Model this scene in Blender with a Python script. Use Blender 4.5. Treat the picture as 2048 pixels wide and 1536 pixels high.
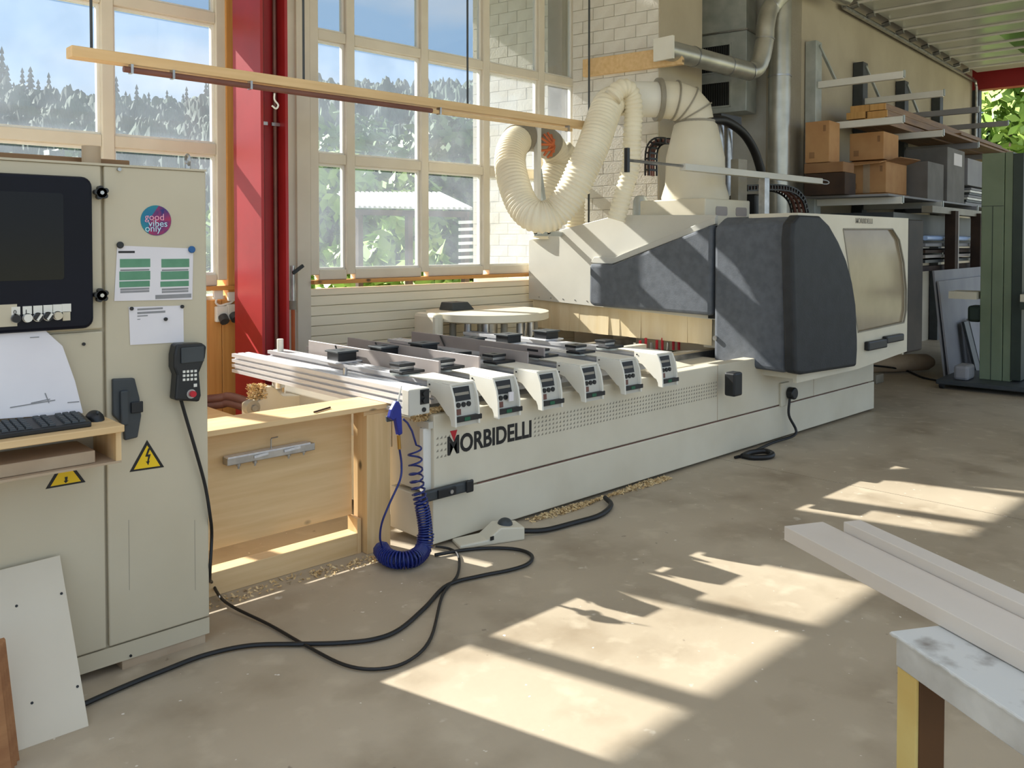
import bpy, bmesh, math, random
from math import sin, cos, tan, radians as R, pi
from mathutils import Vector, Matrix, noise

for o in list(bpy.data.objects): bpy.data.objects.remove(o)
S = bpy.context.scene
COL = S.collection
random.seed(7)

# ------------------------------------------------------------------ camera
FPX, CXP, HOR, CAMH, PITCH, YAW = 1705.0, 1024.0, 486.0, 1.6, R(1.4), R(46.4)
CYP = HOR + FPX * tan(PITCH)
cam = bpy.data.cameras.new('camera')
camo = bpy.data.objects.new('camera', cam); COL.objects.link(camo)
camo.location = (0, 0, CAMH)
camo.rotation_euler = (pi/2 - PITCH, 0, YAW - pi/2)
cam.sensor_width = 36; cam.lens = FPX/2048*36
cam.shift_y = (CYP-768)/2048
cam.clip_start = 0.05; cam.clip_end = 1000
S.camera = camo

# ------------------------------------------------------------------ sky, sun, exposure
w = bpy.data.worlds.new('sky'); S.world = w; w.use_nodes = True
nt = w.node_tree; nt.nodes.clear()
tc = nt.nodes.new('ShaderNodeTexCoord'); sx = nt.nodes.new('ShaderNodeSeparateXYZ')
nt.links.new(tc.outputs['Generated'], sx.inputs[0])
rmp = nt.nodes.new('ShaderNodeValToRGB')
nt.links.new(sx.outputs['Z'], rmp.inputs[0])
e = rmp.color_ramp.elements
e[0].position = 0.0; e[0].color = (0.80, 0.91, 1.0, 1)
e[1].position = 0.75; e[1].color = (0.64, 0.73, 0.86, 1)
m1 = e.new(0.22); m1.color = (0.44, 0.68, 0.98, 1)
mp = nt.nodes.new('ShaderNodeMapping'); mp.inputs['Scale'].default_value = (2.2, 2.2, 7)
nt.links.new(tc.outputs['Generated'], mp.inputs[0])
nz = nt.nodes.new('ShaderNodeTexNoise'); nz.inputs['Scale'].default_value = 1.6; nz.inputs['Detail'].default_value = 7
nt.links.new(mp.outputs[0], nz.inputs['Vector'])
cr = nt.nodes.new('ShaderNodeValToRGB'); cr.color_ramp.elements[0].position = 0.48; cr.color_ramp.elements[1].position = 0.85
nt.links.new(nz.outputs['Fac'], cr.inputs[0])
mx = nt.nodes.new('ShaderNodeMix'); mx.data_type = 'RGBA'
nt.links.new(cr.outputs[0], mx.inputs[0]); nt.links.new(rmp.outputs[0], mx.inputs[6]); mx.inputs[7].default_value = (1, 1, 1, 1)
bg = nt.nodes.new('ShaderNodeBackground'); bg.inputs['Strength'].default_value = 0.62
nt.links.new(mx.outputs[2], bg.inputs[0])
wo = nt.nodes.new('ShaderNodeOutputWorld'); nt.links.new(bg.outputs[0], wo.inputs[0])

SUN = Vector((0.385, -1.42, -1.0))
sl = bpy.data.lights.new('sun', 'SUN'); sl.energy = 10.8; sl.angle = 0.012; sl.color = (1.0, 0.945, 0.86)
so = bpy.data.objects.new('sun', sl); COL.objects.link(so)
so.rotation_euler = SUN.to_track_quat('-Z', 'Y').to_euler()
so.location = (-3, 12, 12)

vs = S.view_settings
vs.view_transform = 'Standard'; vs.look = 'None'; vs.gamma = 1; vs.use_curve_mapping = False
vs.exposure = 1.0

# ------------------------------------------------------------------ place helper: sight line of the survey photo cut with a plane
_fw0 = Vector((cos(YAW), sin(YAW), 0)); _rt = Vector((sin(YAW), -cos(YAW), 0)); _up0 = Vector((0, 0, 1))
_fw = _fw0*cos(PITCH) - _up0*sin(PITCH); _up = _up0*cos(PITCH) + _fw0*sin(PITCH)
def at(u, v, ax, val):
    d = _fw + _rt*((u-CXP)/FPX) + _up*((CYP-v)/FPX)
    i = 'xyz'.index(ax); c = (0, 0, CAMH)
    t = (val - c[i])/d[i]
    return Vector((0, 0, CAMH)) + d*t

# ------------------------------------------------------------------ materials
def lin(c): return tuple(((x/255)/12.92 if x/255 <= 0.04045 else ((x/255+0.055)/1.055)**2.4) for x in c) + (1,)
MATS = {}
def mat(name, c, c2=None, scale=6, rough=0.5, metal=0, bump=0, stretch=(1, 1, 1), detail=5, spec=0.5, lo=0.35, hi=0.65, bscale=None):
    m = bpy.data.materials.new(name); m.use_nodes = True; n = m.node_tree; b = n.nodes['Principled BSDF']
    b.inputs['Roughness'].default_value = rough; b.inputs['Metallic'].default_value = metal
    b.inputs['Specular IOR Level'].default_value = spec
    if c2 is None: c2 = tuple(max(0, x*0.9) for x in c)
    t = n.nodes.new('ShaderNodeTexCoord'); mpn = n.nodes.new('ShaderNodeMapping'); mpn.inputs['Scale'].default_value = stretch
    n.links.new(t.outputs['Object'], mpn.inputs[0])
    z = n.nodes.new('ShaderNodeTexNoise'); z.inputs['Scale'].default_value = scale; z.inputs['Detail'].default_value = detail
    n.links.new(mpn.outputs[0], z.inputs['Vector'])
    r = n.nodes.new('ShaderNodeValToRGB'); r.color_ramp.elements[0].position = lo; r.color_ramp.elements[1].position = hi
    r.color_ramp.elements[0].color = lin(c); r.color_ramp.elements[1].color = lin(c2)
    n.links.new(z.outputs['Fac'], r.inputs[0]); n.links.new(r.outputs[0], b.inputs['Base Color'])
    if bump:
        bn = n.nodes.new('ShaderNodeBump'); bn.inputs['Strength'].default_value = bump; bn.inputs['Distance'].default_value = 0.01
        if bscale:
            z2 = n.nodes.new('ShaderNodeTexNoise'); z2.inputs['Scale'].default_value = bscale
            n.links.new(mpn.outputs[0], z2.inputs['Vector']); n.links.new(z2.outputs['Fac'], bn.inputs['Height'])
        else: n.links.new(z.outputs['Fac'], bn.inputs['Height'])
        n.links.new(bn.outputs[0], b.inputs['Normal'])
    MATS[name] = m
    return m
def wood(name, c, c2, axis='x', rough=0.55, knots=True):
    st = {'x': (0.6, 9, 9), 'y': (9, 0.6, 9), 'z': (9, 9, 0.6)}[axis]
    m = mat(name, c, c2, scale=3.0, rough=rough, stretch=st, detail=8, bump=0.05, lo=0.3, hi=0.75)
    if knots:
        n = m.node_tree; b = n.nodes['Principled BSDF']; t = [q for q in n.nodes if q.type == 'TEX_COORD'][0]
        v = n.nodes.new('ShaderNodeTexVoronoi'); v.inputs['Scale'].default_value = 5.5; v.inputs['Randomness'].default_value = 1
        mm = n.nodes.new('ShaderNodeMapping'); mm.inputs['Scale'].default_value = {'x': (.6, 1, 1), 'y': (1, .6, 1), 'z': (1, 1, .6)}[axis]
        n.links.new(t.outputs['Object'], mm.inputs[0]); n.links.new(mm.outputs[0], v.inputs['Vector'])
        k = n.nodes.new('ShaderNodeValToRGB'); k.color_ramp.elements[0].position = 0.05; k.color_ramp.elements[1].position = 0.11
        k.color_ramp.elements[0].color = (1, 1, 1, 1); k.color_ramp.elements[1].color = (0, 0, 0, 1)
        n.links.new(v.outputs['Distance'], k.inputs[0])
        mxn = n.nodes.new('ShaderNodeMix'); mxn.data_type = 'RGBA'
        rr = [q for q in n.nodes if q.type == 'VALTORGB'][0]
        n.links.new(k.outputs[0], mxn.inputs[0]); n.links.new(rr.outputs[0], mxn.inputs[6]); mxn.inputs[7].default_value = lin(tuple(x*0.5 for x in c2))
        n.links.new(mxn.outputs[2], b.inputs['Base Color'])
    return m

mat('cream', (220, 211, 189), (212, 202, 179), 2.5, 0.42)
mat('cabinet', (202, 190, 164), (194, 181, 154), 2.0, 0.45)
mat('plate_grey', (204, 200, 188), (196, 192, 180), 2.0, 0.4)
mat('off_white', (232, 228, 216), (224, 219, 205), 4, 0.5)
mat('white_paint', (235, 232, 224), (226, 222, 212), 3, 0.5)
mat('paper', (232, 226, 226), (224, 217, 218), 3, 0.8)
mat('brick_white', (226, 222, 212), (214, 208, 196), 5, 0.85, bump=0.25, bscale=60)
mat('mortar', (216, 211, 200), (208, 202, 190), 8, 0.95)
mat('render_wall', (196, 185, 164), (180, 168, 147), 1.2, 0.9, bump=0.15, bscale=40)
mat('siding', (244, 234, 208), (238, 227, 199), 3, 0.6, stretch=(0.4, 4, 4))
mat('frame_paint', (220, 211, 193), (212, 202, 183), 3, 0.55)
mat('sash', (238, 234, 226), (230, 226, 216), 3, 0.4)
mat('red_steel', (166, 38, 40), (150, 30, 32), 2, 0.45)
mat('brown_pipe', (120, 78, 66), (106, 66, 56), 5, 0.5)
wood('pine_orange', (216, 158, 88), (196, 134, 66), 'z')
wood('pine_orange_x', (216, 158, 88), (196, 134, 66), 'x')
wood('plywood', (230, 196, 146), (212, 174, 120), 'x')
wood('plywood_z', (230, 196, 146), (210, 172, 118), 'z')
wood('beam_wood', (226, 194, 146), (210, 174, 122), 'x', knots=False)
wood('plank_dark', (150, 112, 70), (112, 80, 50), 'x', knots=False)
wood('plank_end', (222, 172, 104), (200, 148, 82), 'z', knots=False)
mat('mdf', (186, 164, 136), (176, 152, 124), 6, 0.75)
mat('brown_ply', (168, 118, 74), (150, 100, 60), 4, 0.65, stretch=(1, 1, 8))
mat('aluminium', (222, 222, 224), (208, 208, 212), 8, 0.38, 0.35, stretch=(8, 0.5, 8))
mat('steel', (190, 190, 190), (160, 160, 160), 12, 0.3, 0.9)
mat('zinc', (186, 190, 186), (160, 166, 162), 5, 0.42, 0.25, detail=8)
mat('duct_steel', (196, 194, 184), (170, 168, 158), 4, 0.32, 0.6)
mat('grille', (70, 72, 72), (56, 58, 58), 8, 0.5, 0.4)
mat('pad_cloth', (92, 96, 103), (80, 84, 90), 14, 0.75, bump=0.1, bscale=90)
mat('pad_cloth_shaded', (38, 40, 43), (30, 32, 34), 10, 0.6, bump=0.1, bscale=90)  # pad cloth darkened in colour for the shaded front pad
mat('pad_brown', (60, 50, 40), (40, 34, 28), 3, 0.6)
mat('gap_black', (12, 12, 13), (9, 9, 10), 5, 0.8)
mat('black_plastic', (30, 31, 33), (24, 25, 27), 8, 0.42)
mat('dark_grey_plastic', (62, 66, 68), (54, 58, 60), 8, 0.5)
mat('navy_panel', (14, 16, 30), (10, 12, 23), 3, 0.4, spec=.2)
mat('screen_glass', (8, 9, 15), (6, 7, 12), 3, 0.15, spec=.25)
mat('hose', (244, 234, 208), (236, 224, 196), 5, 0.5)
mat('hose_grey', (150, 142, 126), (134, 126, 110), 5, 0.5)
mat('strip_pvc', (234, 216, 180), (224, 202, 160), 3, 0.45, stretch=(3, 3, .5))
mat('fence_grey', (158, 148, 143), (150, 140, 136), 5, 0.5)
mat('cardboard', (196, 150, 102), (184, 136, 90), 4, 0.85)
mat('cardboard_dark', (160, 120, 82), (146, 106, 72), 4, 0.85)
mat('carton_grey', (124, 120, 116), (112, 108, 104), 4, 0.8)
mat('board_grey', (154, 152, 154), (140, 138, 142), 2, 0.7)
mat('board_beige', (216, 204, 182), (208, 195, 172), 2, 0.5)
mat('green_paint', (122, 134, 106), (110, 122, 94), 2.5, 0.5)
mat('dark_green_led', (20, 96, 66), (16, 86, 58), 5, 0.4)
mat('dark_green', (46, 58, 46), (38, 48, 38), 3, 0.5)
mat('yellow_warn', (240, 200, 20), (232, 190, 16), 4, 0.5)
mat('black_ink', (18, 17, 17), (24, 22, 22), 4, 0.5)
mat('red_ink', (196, 30, 44), (186, 26, 40), 4, 0.5)
mat('green_ink', (92, 142, 110), (100, 150, 118), 20, 0.7)
mat('grey_ink', (150, 148, 148), (140, 138, 138), 20, 0.8)
mat('blue_plastic', (32, 44, 140), (26, 36, 122), 6, 0.35)
mat('blue_hose', (24, 42, 118), (18, 32, 98), 6, 0.3)
mat('cable', (24, 22, 22), (18, 17, 17), 6, 0.5)
mat('copper_orange', (206, 112, 60), (190, 96, 48), 6, 0.5)
mat('brass', (200, 160, 90), (180, 140, 70), 8, 0.3, 0.9)
mat('chips', (232, 206, 158), (206, 172, 118), 30, 0.9)
mat('trestle_white', (206, 204, 198), (168, 164, 156), 6, 0.55, detail=9)
mat('trestle_top', (208, 208, 204), (128, 120, 112), 9, 0.5, detail=8, lo=.52, hi=.7)
mat('trestle_yellow', (212, 188, 116), (196, 160, 84), 3, 0.6, detail=8)
mat('trestle_brown', (96, 62, 28), (76, 48, 20), 3, 0.7)
mat('beam_white', (214, 204, 192), (204, 193, 180), 2, 0.55)
mat('dark_brown', (70, 50, 36), (54, 38, 28), 4, 0.8)  # even dark brown for the stand, stored goods and pencil
mat('bluish_glass', (190, 215, 255), (180, 205, 250), 3, 0.3)  # plain pale blue, no emission
mat('teal_print', (20, 128, 140), (16, 100, 150), 12, 0.5)
mat('magenta_print', (170, 40, 84), (40, 40, 110), 26, 0.5)
mat('pink_text', (240, 170, 190), (236, 160, 182), 5, 0.5)
mat('pale_text', (196, 226, 236), (188, 218, 230), 5, 0.5)
mat('blue_magnet', (22, 92, 148), (18, 82, 138), 5, 0.35)
mat('panel_ceiling', (196, 196, 184), (184, 184, 172), 1.5, 0.22)
mat('leaf', (88, 122, 54), (54, 84, 34), 0.9, 0.6)
mat('leaf_light', (150, 176, 84), (110, 144, 58), 0.9, 0.6)
mat('conifer', (44, 66, 46), (34, 52, 38), 1.2, 0.8)
mat('forest', (66, 88, 64), (44, 64, 54), 0.12, 0.9, detail=10)
mat('grass', (152, 152, 126), (132, 134, 104), 0.4, 0.9)
mat('bark', (92, 76, 60), (74, 60, 48), 4, 0.9)
mat('shed_roof', (214, 214, 212), (196, 196, 196), 3, 0.5)
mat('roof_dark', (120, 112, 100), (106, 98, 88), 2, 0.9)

# concrete with stains, scuffs and paint flecks
def concrete():
    m = mat('concrete', (190, 175, 152), (164, 149, 127), 0.7, 0.5, bump=0.08, bscale=30, detail=9, lo=0.3, hi=0.72)
    n = m.node_tree; b = n.nodes['Principled BSDF']; t = [q for q in n.nodes if q.type == 'TEX_COORD'][0]
    src = b.inputs['Base Color'].links[0].from_socket
    def layer(src, scale, lo, hi, col, fac, detail=4):
        z = n.nodes.new('ShaderNodeTexNoise'); z.inputs['Scale'].default_value = scale; z.inputs['Detail'].default_value = detail
        n.links.new(t.outputs['Object'], z.inputs['Vector'])
        mr = n.nodes.new('ShaderNodeMapRange'); mr.inputs[1].default_value = lo; mr.inputs[2].default_value = hi; mr.inputs[4].default_value = fac
        n.links.new(z.outputs['Fac'], mr.inputs[0])
        mm = n.nodes.new('ShaderNodeMix'); mm.data_type = 'RGBA'
        n.links.new(mr.outputs[0], mm.inputs[0]); n.links.new(src, mm.inputs[6]); mm.inputs[7].default_value = lin(col)
        return mm.outputs[2]
    src = layer(src, 2.2, 0.50, 0.72, (128, 110, 86), 0.55, 9)
    src = layer(src, 6.5, 0.56, 0.70, (206, 192, 168), 0.4, 6)
    src = layer(src, 11, 0.70, 0.76, (228, 220, 204), 0.5, 3)
    src = layer(src, 24, 0.735, 0.76, (236, 230, 218), 0.85, 2)
    src = layer(src, 17, 0.26, 0.22, (84, 72, 58), 0.55, 2)
    n.links.new(src, b.inputs['Base Color'])
concrete()

def glass(name, tint, dirt, rough=0.05):
    m = bpy.data.materials.new(name); m.use_nodes = True; n = m.node_tree; n.nodes.clear()
    o = n.nodes.new('ShaderNodeOutputMaterial')
    tr = n.nodes.new('ShaderNodeBsdfTransparent'); tr.inputs[0].default_value = tint
    tl = n.nodes.new('ShaderNodeBsdfTranslucent'); tl.inputs[0].default_value = (0.80, 0.88, 1.0, 1)
    t = n.nodes.new('ShaderNodeTexCoord'); z = n.nodes.new('ShaderNodeTexNoise'); z.inputs['Scale'].default_value = 3.5; z.inputs['Detail'].default_value = 6
    n.links.new(t.outputs['Object'], z.inputs['Vector'])
    mr = n.nodes.new('ShaderNodeMapRange'); mr.inputs[1].default_value = 0.3; mr.inputs[2].default_value = 0.7; mr.inputs[3].default_value = dirt*0.75; mr.inputs[4].default_value = dirt*1.25
    n.links.new(z.outputs['Fac'], mr.inputs[0])
    mx1 = n.nodes.new('ShaderNodeMixShader'); n.links.new(mr.outputs[0], mx1.inputs[0]); n.links.new(tr.outputs[0], mx1.inputs[1]); n.links.new(tl.outputs[0], mx1.inputs[2])
    gl = n.nodes.new('ShaderNodeBsdfGlossy'); gl.inputs['Roughness'].default_value = rough
    fr = n.nodes.new('ShaderNodeFresnel'); fr.inputs[0].default_value = 1.3
    mx2 = n.nodes.new('ShaderNodeMixShader'); n.links.new(fr.outputs[0], mx2.inputs[0]); n.links.new(mx1.outputs[0], mx2.inputs[1]); n.links.new(gl.outputs[0], mx2.inputs[2])
    n.links.new(mx2.outputs[0], o.inputs[0]); MATS[name] = m
glass('window_glass', (0.745, 0.765, 0.78, 1), 0.042)
mat('hood_pane', (160, 145, 120), (140, 124, 100), 1.6, 0.16, detail=7)

# ------------------------------------------------------------------ mesh builder
ORG = {}
class MB:
    def __init__(s, T=None): s.v = []; s.f = []; s.T = T
    def _p(s, p):
        p = Vector(p); s.v.append(Vector(s.T(p)) if s.T else p); return len(s.v)-1
    def hexa(s, p):
        i = [s._p(q) for q in p]
        for f in ((0, 3, 2, 1), (4, 5, 6, 7), (0, 1, 5, 4), (1, 2, 6, 5), (2, 3, 7, 6), (3, 0, 4, 7)): s.f.append([i[k] for k in f])
        return s
    def box(s, x0, x1, y0, y1, z0, z1):
        return s.hexa([(x0, y0, z0), (x1, y0, z0), (x1, y1, z0), (x0, y1, z0), (x0, y0, z1), (x1, y0, z1), (x1, y1, z1), (x0, y1, z1)])
    def bar(s, a, b, wd, ht, up=(0, 0, 1)):
        a, b = Vector(a), Vector(b); d = (b-a).normalized(); up = Vector(up)
        sd = d.cross(up)
        if sd.length < 1e-4: sd = d.cross(Vector((1, 0, 0)))
        sd.normalize(); u2 = sd.cross(d)
        q = []
        for p in (a, b):
            q.append([p - sd*wd/2 - u2*ht/2, p + sd*wd/2 - u2*ht/2, p + sd*wd/2 + u2*ht/2, p - sd*wd/2 + u2*ht/2])
        return s.hexa([*q[0], *q[1]])
    def prism(s, pts, ext):
        ext = Vector(ext); n = len(pts)
        a = [s._p(p) for p in pts]; b = [s._p(Vector(p)+ext) for p in pts]
        s.f.append(a[::-1]); s.f.append(b)
        for k in range(n): s.f.append([a[k], a[(k+1) % n], b[(k+1) % n], b[k]])
        return s
    def tube(s, path, r, n=8, cap=True):
        path = [Vector(p) for p in path]; m = len(path)
        rr = r if isinstance(r, (list, tuple)) else [r]*m
        rings = []; up = None
        for k in range(m):
            d = (path[min(k+1, m-1)] - path[max(k-1, 0)])
            d = d.normalized() if d.length > 1e-9 else Vector((0, 0, 1))
            if up is None:
                up = Vector((0, 0, 1)) if abs(d.z) < 0.9 else Vector((1, 0, 0))
            up = (up - d*up.dot(d)).normalized(); sd = d.cross(up)
            rings.append([s._p(path[k] + (up*cos(2*pi*j/n) + sd*sin(2*pi*j/n))*rr[k]) for j in range(n)])
        for k in range(m-1):
            for j in range(n): s.f.append([rings[k][j], rings[k][(j+1) % n], rings[k+1][(j+1) % n], rings[k+1][j]])
        if cap: s.f.append(rings[0][::-1]); s.f.append(rings[-1])
        return s
    def cyl(s, a, b, r, n=16, r2=None):
        return s.tube([a, b], [r, r if r2 is None else r2], n)
    def lathe(s, c, prof, n=24):
        c = Vector(c); rings = []
        for r, z in prof: rings.append([s._p(c + Vector((r*cos(2*pi*j/n), r*sin(2*pi*j/n), z))) for j in range(n)])
        for k in range(len(prof)-1):
            for j in range(n): s.f.append([rings[k][j], rings[k][(j+1) % n], rings[k+1][(j+1) % n], rings[k+1][j]])
        s.f.append(rings[0][::-1]); s.f.append(rings[-1]); return s
    def sphere(s, c, r, n=12, sq=1.0):
        return s.lathe(c, [(max(r*sin(pi*k/8), 1e-4), -r*sq*cos(pi*k/8)) for k in range(9)], n)
    def build(s, name, m, parent=None, smooth=False, bevel=0, seg=2, org=None):
        if parent is not None: o0 = ORG[parent]
        elif org is not None: o0 = Vector(org)
        else:
            xs = [p.x for p in s.v]; ys = [p.y for p in s.v]; zs = [p.z for p in s.v]
            o0 = Vector(((min(xs)+max(xs))/2, (min(ys)+max(ys))/2, min(zs)))
        me = bpy.data.meshes.new(name); me.from_pydata([p-o0 for p in s.v], [], s.f)
        bm = bmesh.new(); bm.from_mesh(me); bmesh.ops.recalc_face_normals(bm, faces=bm.faces); bm.to_mesh(me); bm.free()
        if smooth:
            me.shade_smooth(); me.set_sharp_from_angle(angle=R(38))
        me.materials.append(MATS[m])
        o = bpy.data.objects.new(name, me); COL.objects.link(o)
        if parent is not None: o.parent = parent
        else: o.location = o0
        ORG[o] = o0
        if bevel:
            bv = o.modifiers.new('bevel', 'BEVEL'); bv.width = bevel; bv.segments = seg; bv.limit_method = 'ANGLE'; bv.angle_limit = R(40)
        return o
def tag(o, label, cat, group=None):
    o['label'] = label; o['category'] = cat
    if group: o['group'] = group
    return o
def struct(o, label=None):
    o['kind'] = 'structure'
    if label: o['label'] = label
    return o
def thing(name, label, cat, loc, group=None):
    o = bpy.data.objects.new(name, None); COL.objects.link(o); o.location = loc; o.empty_display_size = 0.1
    ORG[o] = Vector(loc); return tag(o, label, cat, group)
def sthing(name, loc, label=None):
    o = bpy.data.objects.new(name, None); COL.objects.link(o); o.location = loc; ORG[o] = Vector(loc); return struct(o, label)
def copy_tree(o, parent=None):
    c = o.copy(); COL.objects.link(c); ORG[c] = ORG[o]
    if parent is not None: c.parent = parent
    for ch in list(o.children): copy_tree(ch, c)
    return c
def dup(o, loc, label, rz=None):
    c = copy_tree(o); c.location = loc; c['label'] = label
    if rz is not None: c.rotation_euler = (0, 0, rz)
    return c
def spline(pts, n=8):
    P = [Vector(p) for p in pts]; P = [P[0]*2-P[1]] + P + [P[-1]*2-P[-2]]; out = []
    for i in range(1, len(P)-2):
        for k in range(n):
            t = k/n; a, b, c, d = P[i-1], P[i], P[i+1], P[i+2]
            out.append(0.5*((2*b) + (c-a)*t + (2*a-5*b+4*c-d)*t*t + (3*b-a-3*c+d)*t**3))
    out.append(P[-2]); return out
def resample(path, step):
    out = [path[0].copy()]; acc = 0
    for a, b in zip(path, path[1:]):
        L = (b-a).length; p = 0
        while acc + (L-p) >= step:
            p += step-acc; acc = 0; out.append(a.lerp(b, p/L))
        acc += L-p
    return out
def text(name, body, size, m, parent, pos, xdir, ydir, depth=0.001, bold=0.0, sx=1.0, align='LEFT'):
    cu = bpy.data.curves.new(name, 'FONT'); cu.body = body; cu.size = size; cu.extrude = depth; cu.offset = bold; cu.align_x = align; cu.resolution_u = 4
    to = bpy.data.objects.new(name+'_tmp', cu); COL.objects.link(to)
    dg = bpy.context.evaluated_depsgraph_get(); me = bpy.data.meshes.new_from_object(to.evaluated_get(dg)); bpy.data.objects.remove(to)
    xd = Vector(xdir).normalized()*sx; yd = Vector(ydir).normalized(); zd = Vector(xdir).cross(Vector(ydir)).normalized()
    o0 = ORG[parent]; pos = Vector(pos)
    for v in me.vertices: v.co = pos - o0 + xd*v.co.x + yd*v.co.y + zd*v.co.z
    me.name = name; me.materials.clear(); me.materials.append(MATS[m])
    o = bpy.data.objects.new(name, me); COL.objects.link(o); o.parent = parent; ORG[o] = o0
    return o

# ================================================================== SETTING
W = 6.2                                   # window wall, inner face
K = Vector((9.2, 4.97, 0)); PH = R(5)     # corner where the rack wall starts, turned 5 degrees
E1 = Vector((cos(PH), sin(PH), 0)); E2 = Vector((sin(PH), -cos(PH), 0))
def wing(p): return K + E1*p.x + E2*p.y + Vector((0, 0, p.z))

# floor with a saw-cut joint
ja, jb = at(1500, 930, 'z', 0), at(2048, 1040, 'z', 0)
jd = (jb-ja).normalized()
def jx(y): return ja.x + (y-ja.y)*jd.x/jd.y
fl = MB()
fl.hexa([(-8, -10, -.2), (jx(-10)-.004, -10, -.2), (jx(6.3)-.004, 6.3, -.2), (-8, 6.3, -.2), (-8, -10, 0), (jx(-10)-.004, -10, 0), (jx(6.3)-.004, 6.3, 0), (-8, 6.3, 0)])
fl.hexa([(jx(-10)+.004, -10, -.2), (18.5, -10, -.2), (18.5, 6.3, -.2), (jx(6.3)+.004, 6.3, -.2), (jx(-10)+.004, -10, 0), (18.5, -10, 0), (18.5, 6.3, 0), (jx(6.3)+.004, 6.3, 0)])
struct(fl.build('floor', 'concrete', org=(0, 0, 0)), 'worn grey concrete workshop floor with paint flecks')

# window wall: base, planks, post boards
x_end = 6.8
ww = sthing('wall_window', (4, W+.1, 0), 'window wall with white boarded lower part')
MB().box(-2, 6.95, W+.025, W+.28, 0, 1.2).build('wall_base', 'render_wall', ww)
zs = 0.0; k = 0
pl = None
while zs < 1.2:
    h = min(0.083, 1.225-zs)
    b = MB().box(3.62, 6.9, W, W+.026, zs+.0025, zs+h-.0015)
    b.build('plank', 'siding', ww, bevel=.004, seg=1); zs += 0.083
xp = 1.9
while xp < 3.09:
    MB().box(xp+.002, min(xp+.118, 3.1), W-.005, W+.026, 0, 1.17).build('plank', 'pine_orange', ww, bevel=.003, seg=1); xp += .12
MB().box(-2, -1.2, W, W+.2, 1.2, 5).build('wall_end', 'siding', ww)
MB().box(2.9, 3.12, W-.03, W+.2, 1.17, 5).build('jamb_board', 'pine_orange', ww, bevel=.004)
MB().box(3.5, 3.62, W-.01, W+.2, 0, 5).build('jamb_board', 'frame_paint', ww)
MB().box(3.12, 3.5, W+.02, W+.2, 0, 5).build('column_backing', 'frame_paint', ww)

def window(name, xs, zr, sill_mat, label, x0, x1):
    """xs: mullion centres incl. ends, zr: rail centres incl. bottom and top"""
    o = sthing(name, ((x0+x1)/2, W, zr[0]), label)
    hw = .042
    for i, x in enumerate(xs):
        MB().box(x-hw, x+hw, W-.01, W+.085, zr[0], zr[-1]).build('mullion', 'frame_paint', o, bevel=.006, seg=1)
    for z in zr:
        for a, b in zip(xs, xs[1:]):
            MB().box(a+hw, b-hw, W-.005, W+.08, z-hw, z+hw).build('rail', 'frame_paint', o, bevel=.006, seg=1)
    for a, b in zip(xs, xs[1:]):
        for c, d in zip(zr, zr[1:]):
            p = MB().box(a+hw+.012, b-hw-.012, W+.045, W+.051, c+hw+.012, d-hw-.012).build('pane', 'window_glass', o)
            s = MB(); q = .018
            s.box(a+hw, a+hw+q, W+.03, W+.07, c+hw, d-hw); s.box(b-hw-q, b-hw, W+.03, W+.07, c+hw, d-hw)
            s.box(a+hw+q, b-hw-q, W+.03, W+.07, c+hw, c+hw+q); s.box(a+hw+q, b-hw-q, W+.03, W+.07, d-hw-q, d-hw)
            s.build('glazing_bead', 'sash', p)
    MB().box(x0, x1, W-.06, W+.06, zr[0]-.075, zr[0]-.043).build('sill', sill_mat, o, bevel=.004)
    return o
z1 = at(640, 316, 'y', W).z; z2 = at(640, 68, 'y', W).z; zsill = at(800, 552, 'y', W).z + .03
window('window_2', [3.66, at(700.5, 200, 'y', W).x, at(849, 200, 'y', W).x, at(972.5, 200, 'y', W).x, at(1083, 100, 'y', W).x, 6.86],
       [zsill, z1, z2, 2*z2-z1, 2*z2-z1+.6], 'pine_orange_x', 'tall gridded window right of the red column', 3.62, 6.78)
zl1 = at(293, 288, 'y', W).z; zl2 = at(322, 16, 'y', W).z
xm = at(215, 150, 'y', W).x
window('window_1', [xm-1.62, xm-.81, xm, 2.87], [at(425, 566, 'y', W).z+.02, zl1, zl2, 2*zl2-zl1, 2*zl2-zl1+.5], 'pine_orange_x', 'gridded window left of the red column behind the cabinet', xm-1.7, 3.1)

# red steel column (I section) with two conduits
rc = sthing('column_red', (3.27, 5.85, 0), 'dark red steel I-section column between the windows')
cxl = at(468, 400, 'y', 6.02).x
cy0 = None
yy = 6.02
while at(522, 400, 'y', yy).x > cxl: yy -= .005
cy0 = yy; cxr = at(577, 400, 'y', cy0).x
MB().box(cxl, cxl+.022, cy0, 6.02, 0, 5).build('flange', 'red_steel', rc)
MB().box(cxr-.022, cxr, cy0, 6.02, 0, 5).build('flange', 'red_steel', rc)
MB().box(cxl+.022, cxr-.022, cy0+.13, cy0+.145, 0, 5).build('web', 'red_steel', rc)
MB().cyl((cxl+.06, cy0+.1, 0), (cxl+.06, cy0+.1, 5), .016, 10).build('conduit', 'brown_pipe', rc, smooth=True)
MB().cyl((cxr-.05, cy0+.1, 0), (cxr-.05, cy0+.1, 5), .014, 10).build('conduit', 'brown_pipe', rc, smooth=True)
for zz in (2.46,):
    for xx in (cxl+.06, cxr-.05): MB().box(xx-.035, xx+.035, cy0+.078, cy0+.09, zz-.012, zz+.012).build('conduit_clip', 'steel', rc)

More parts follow.
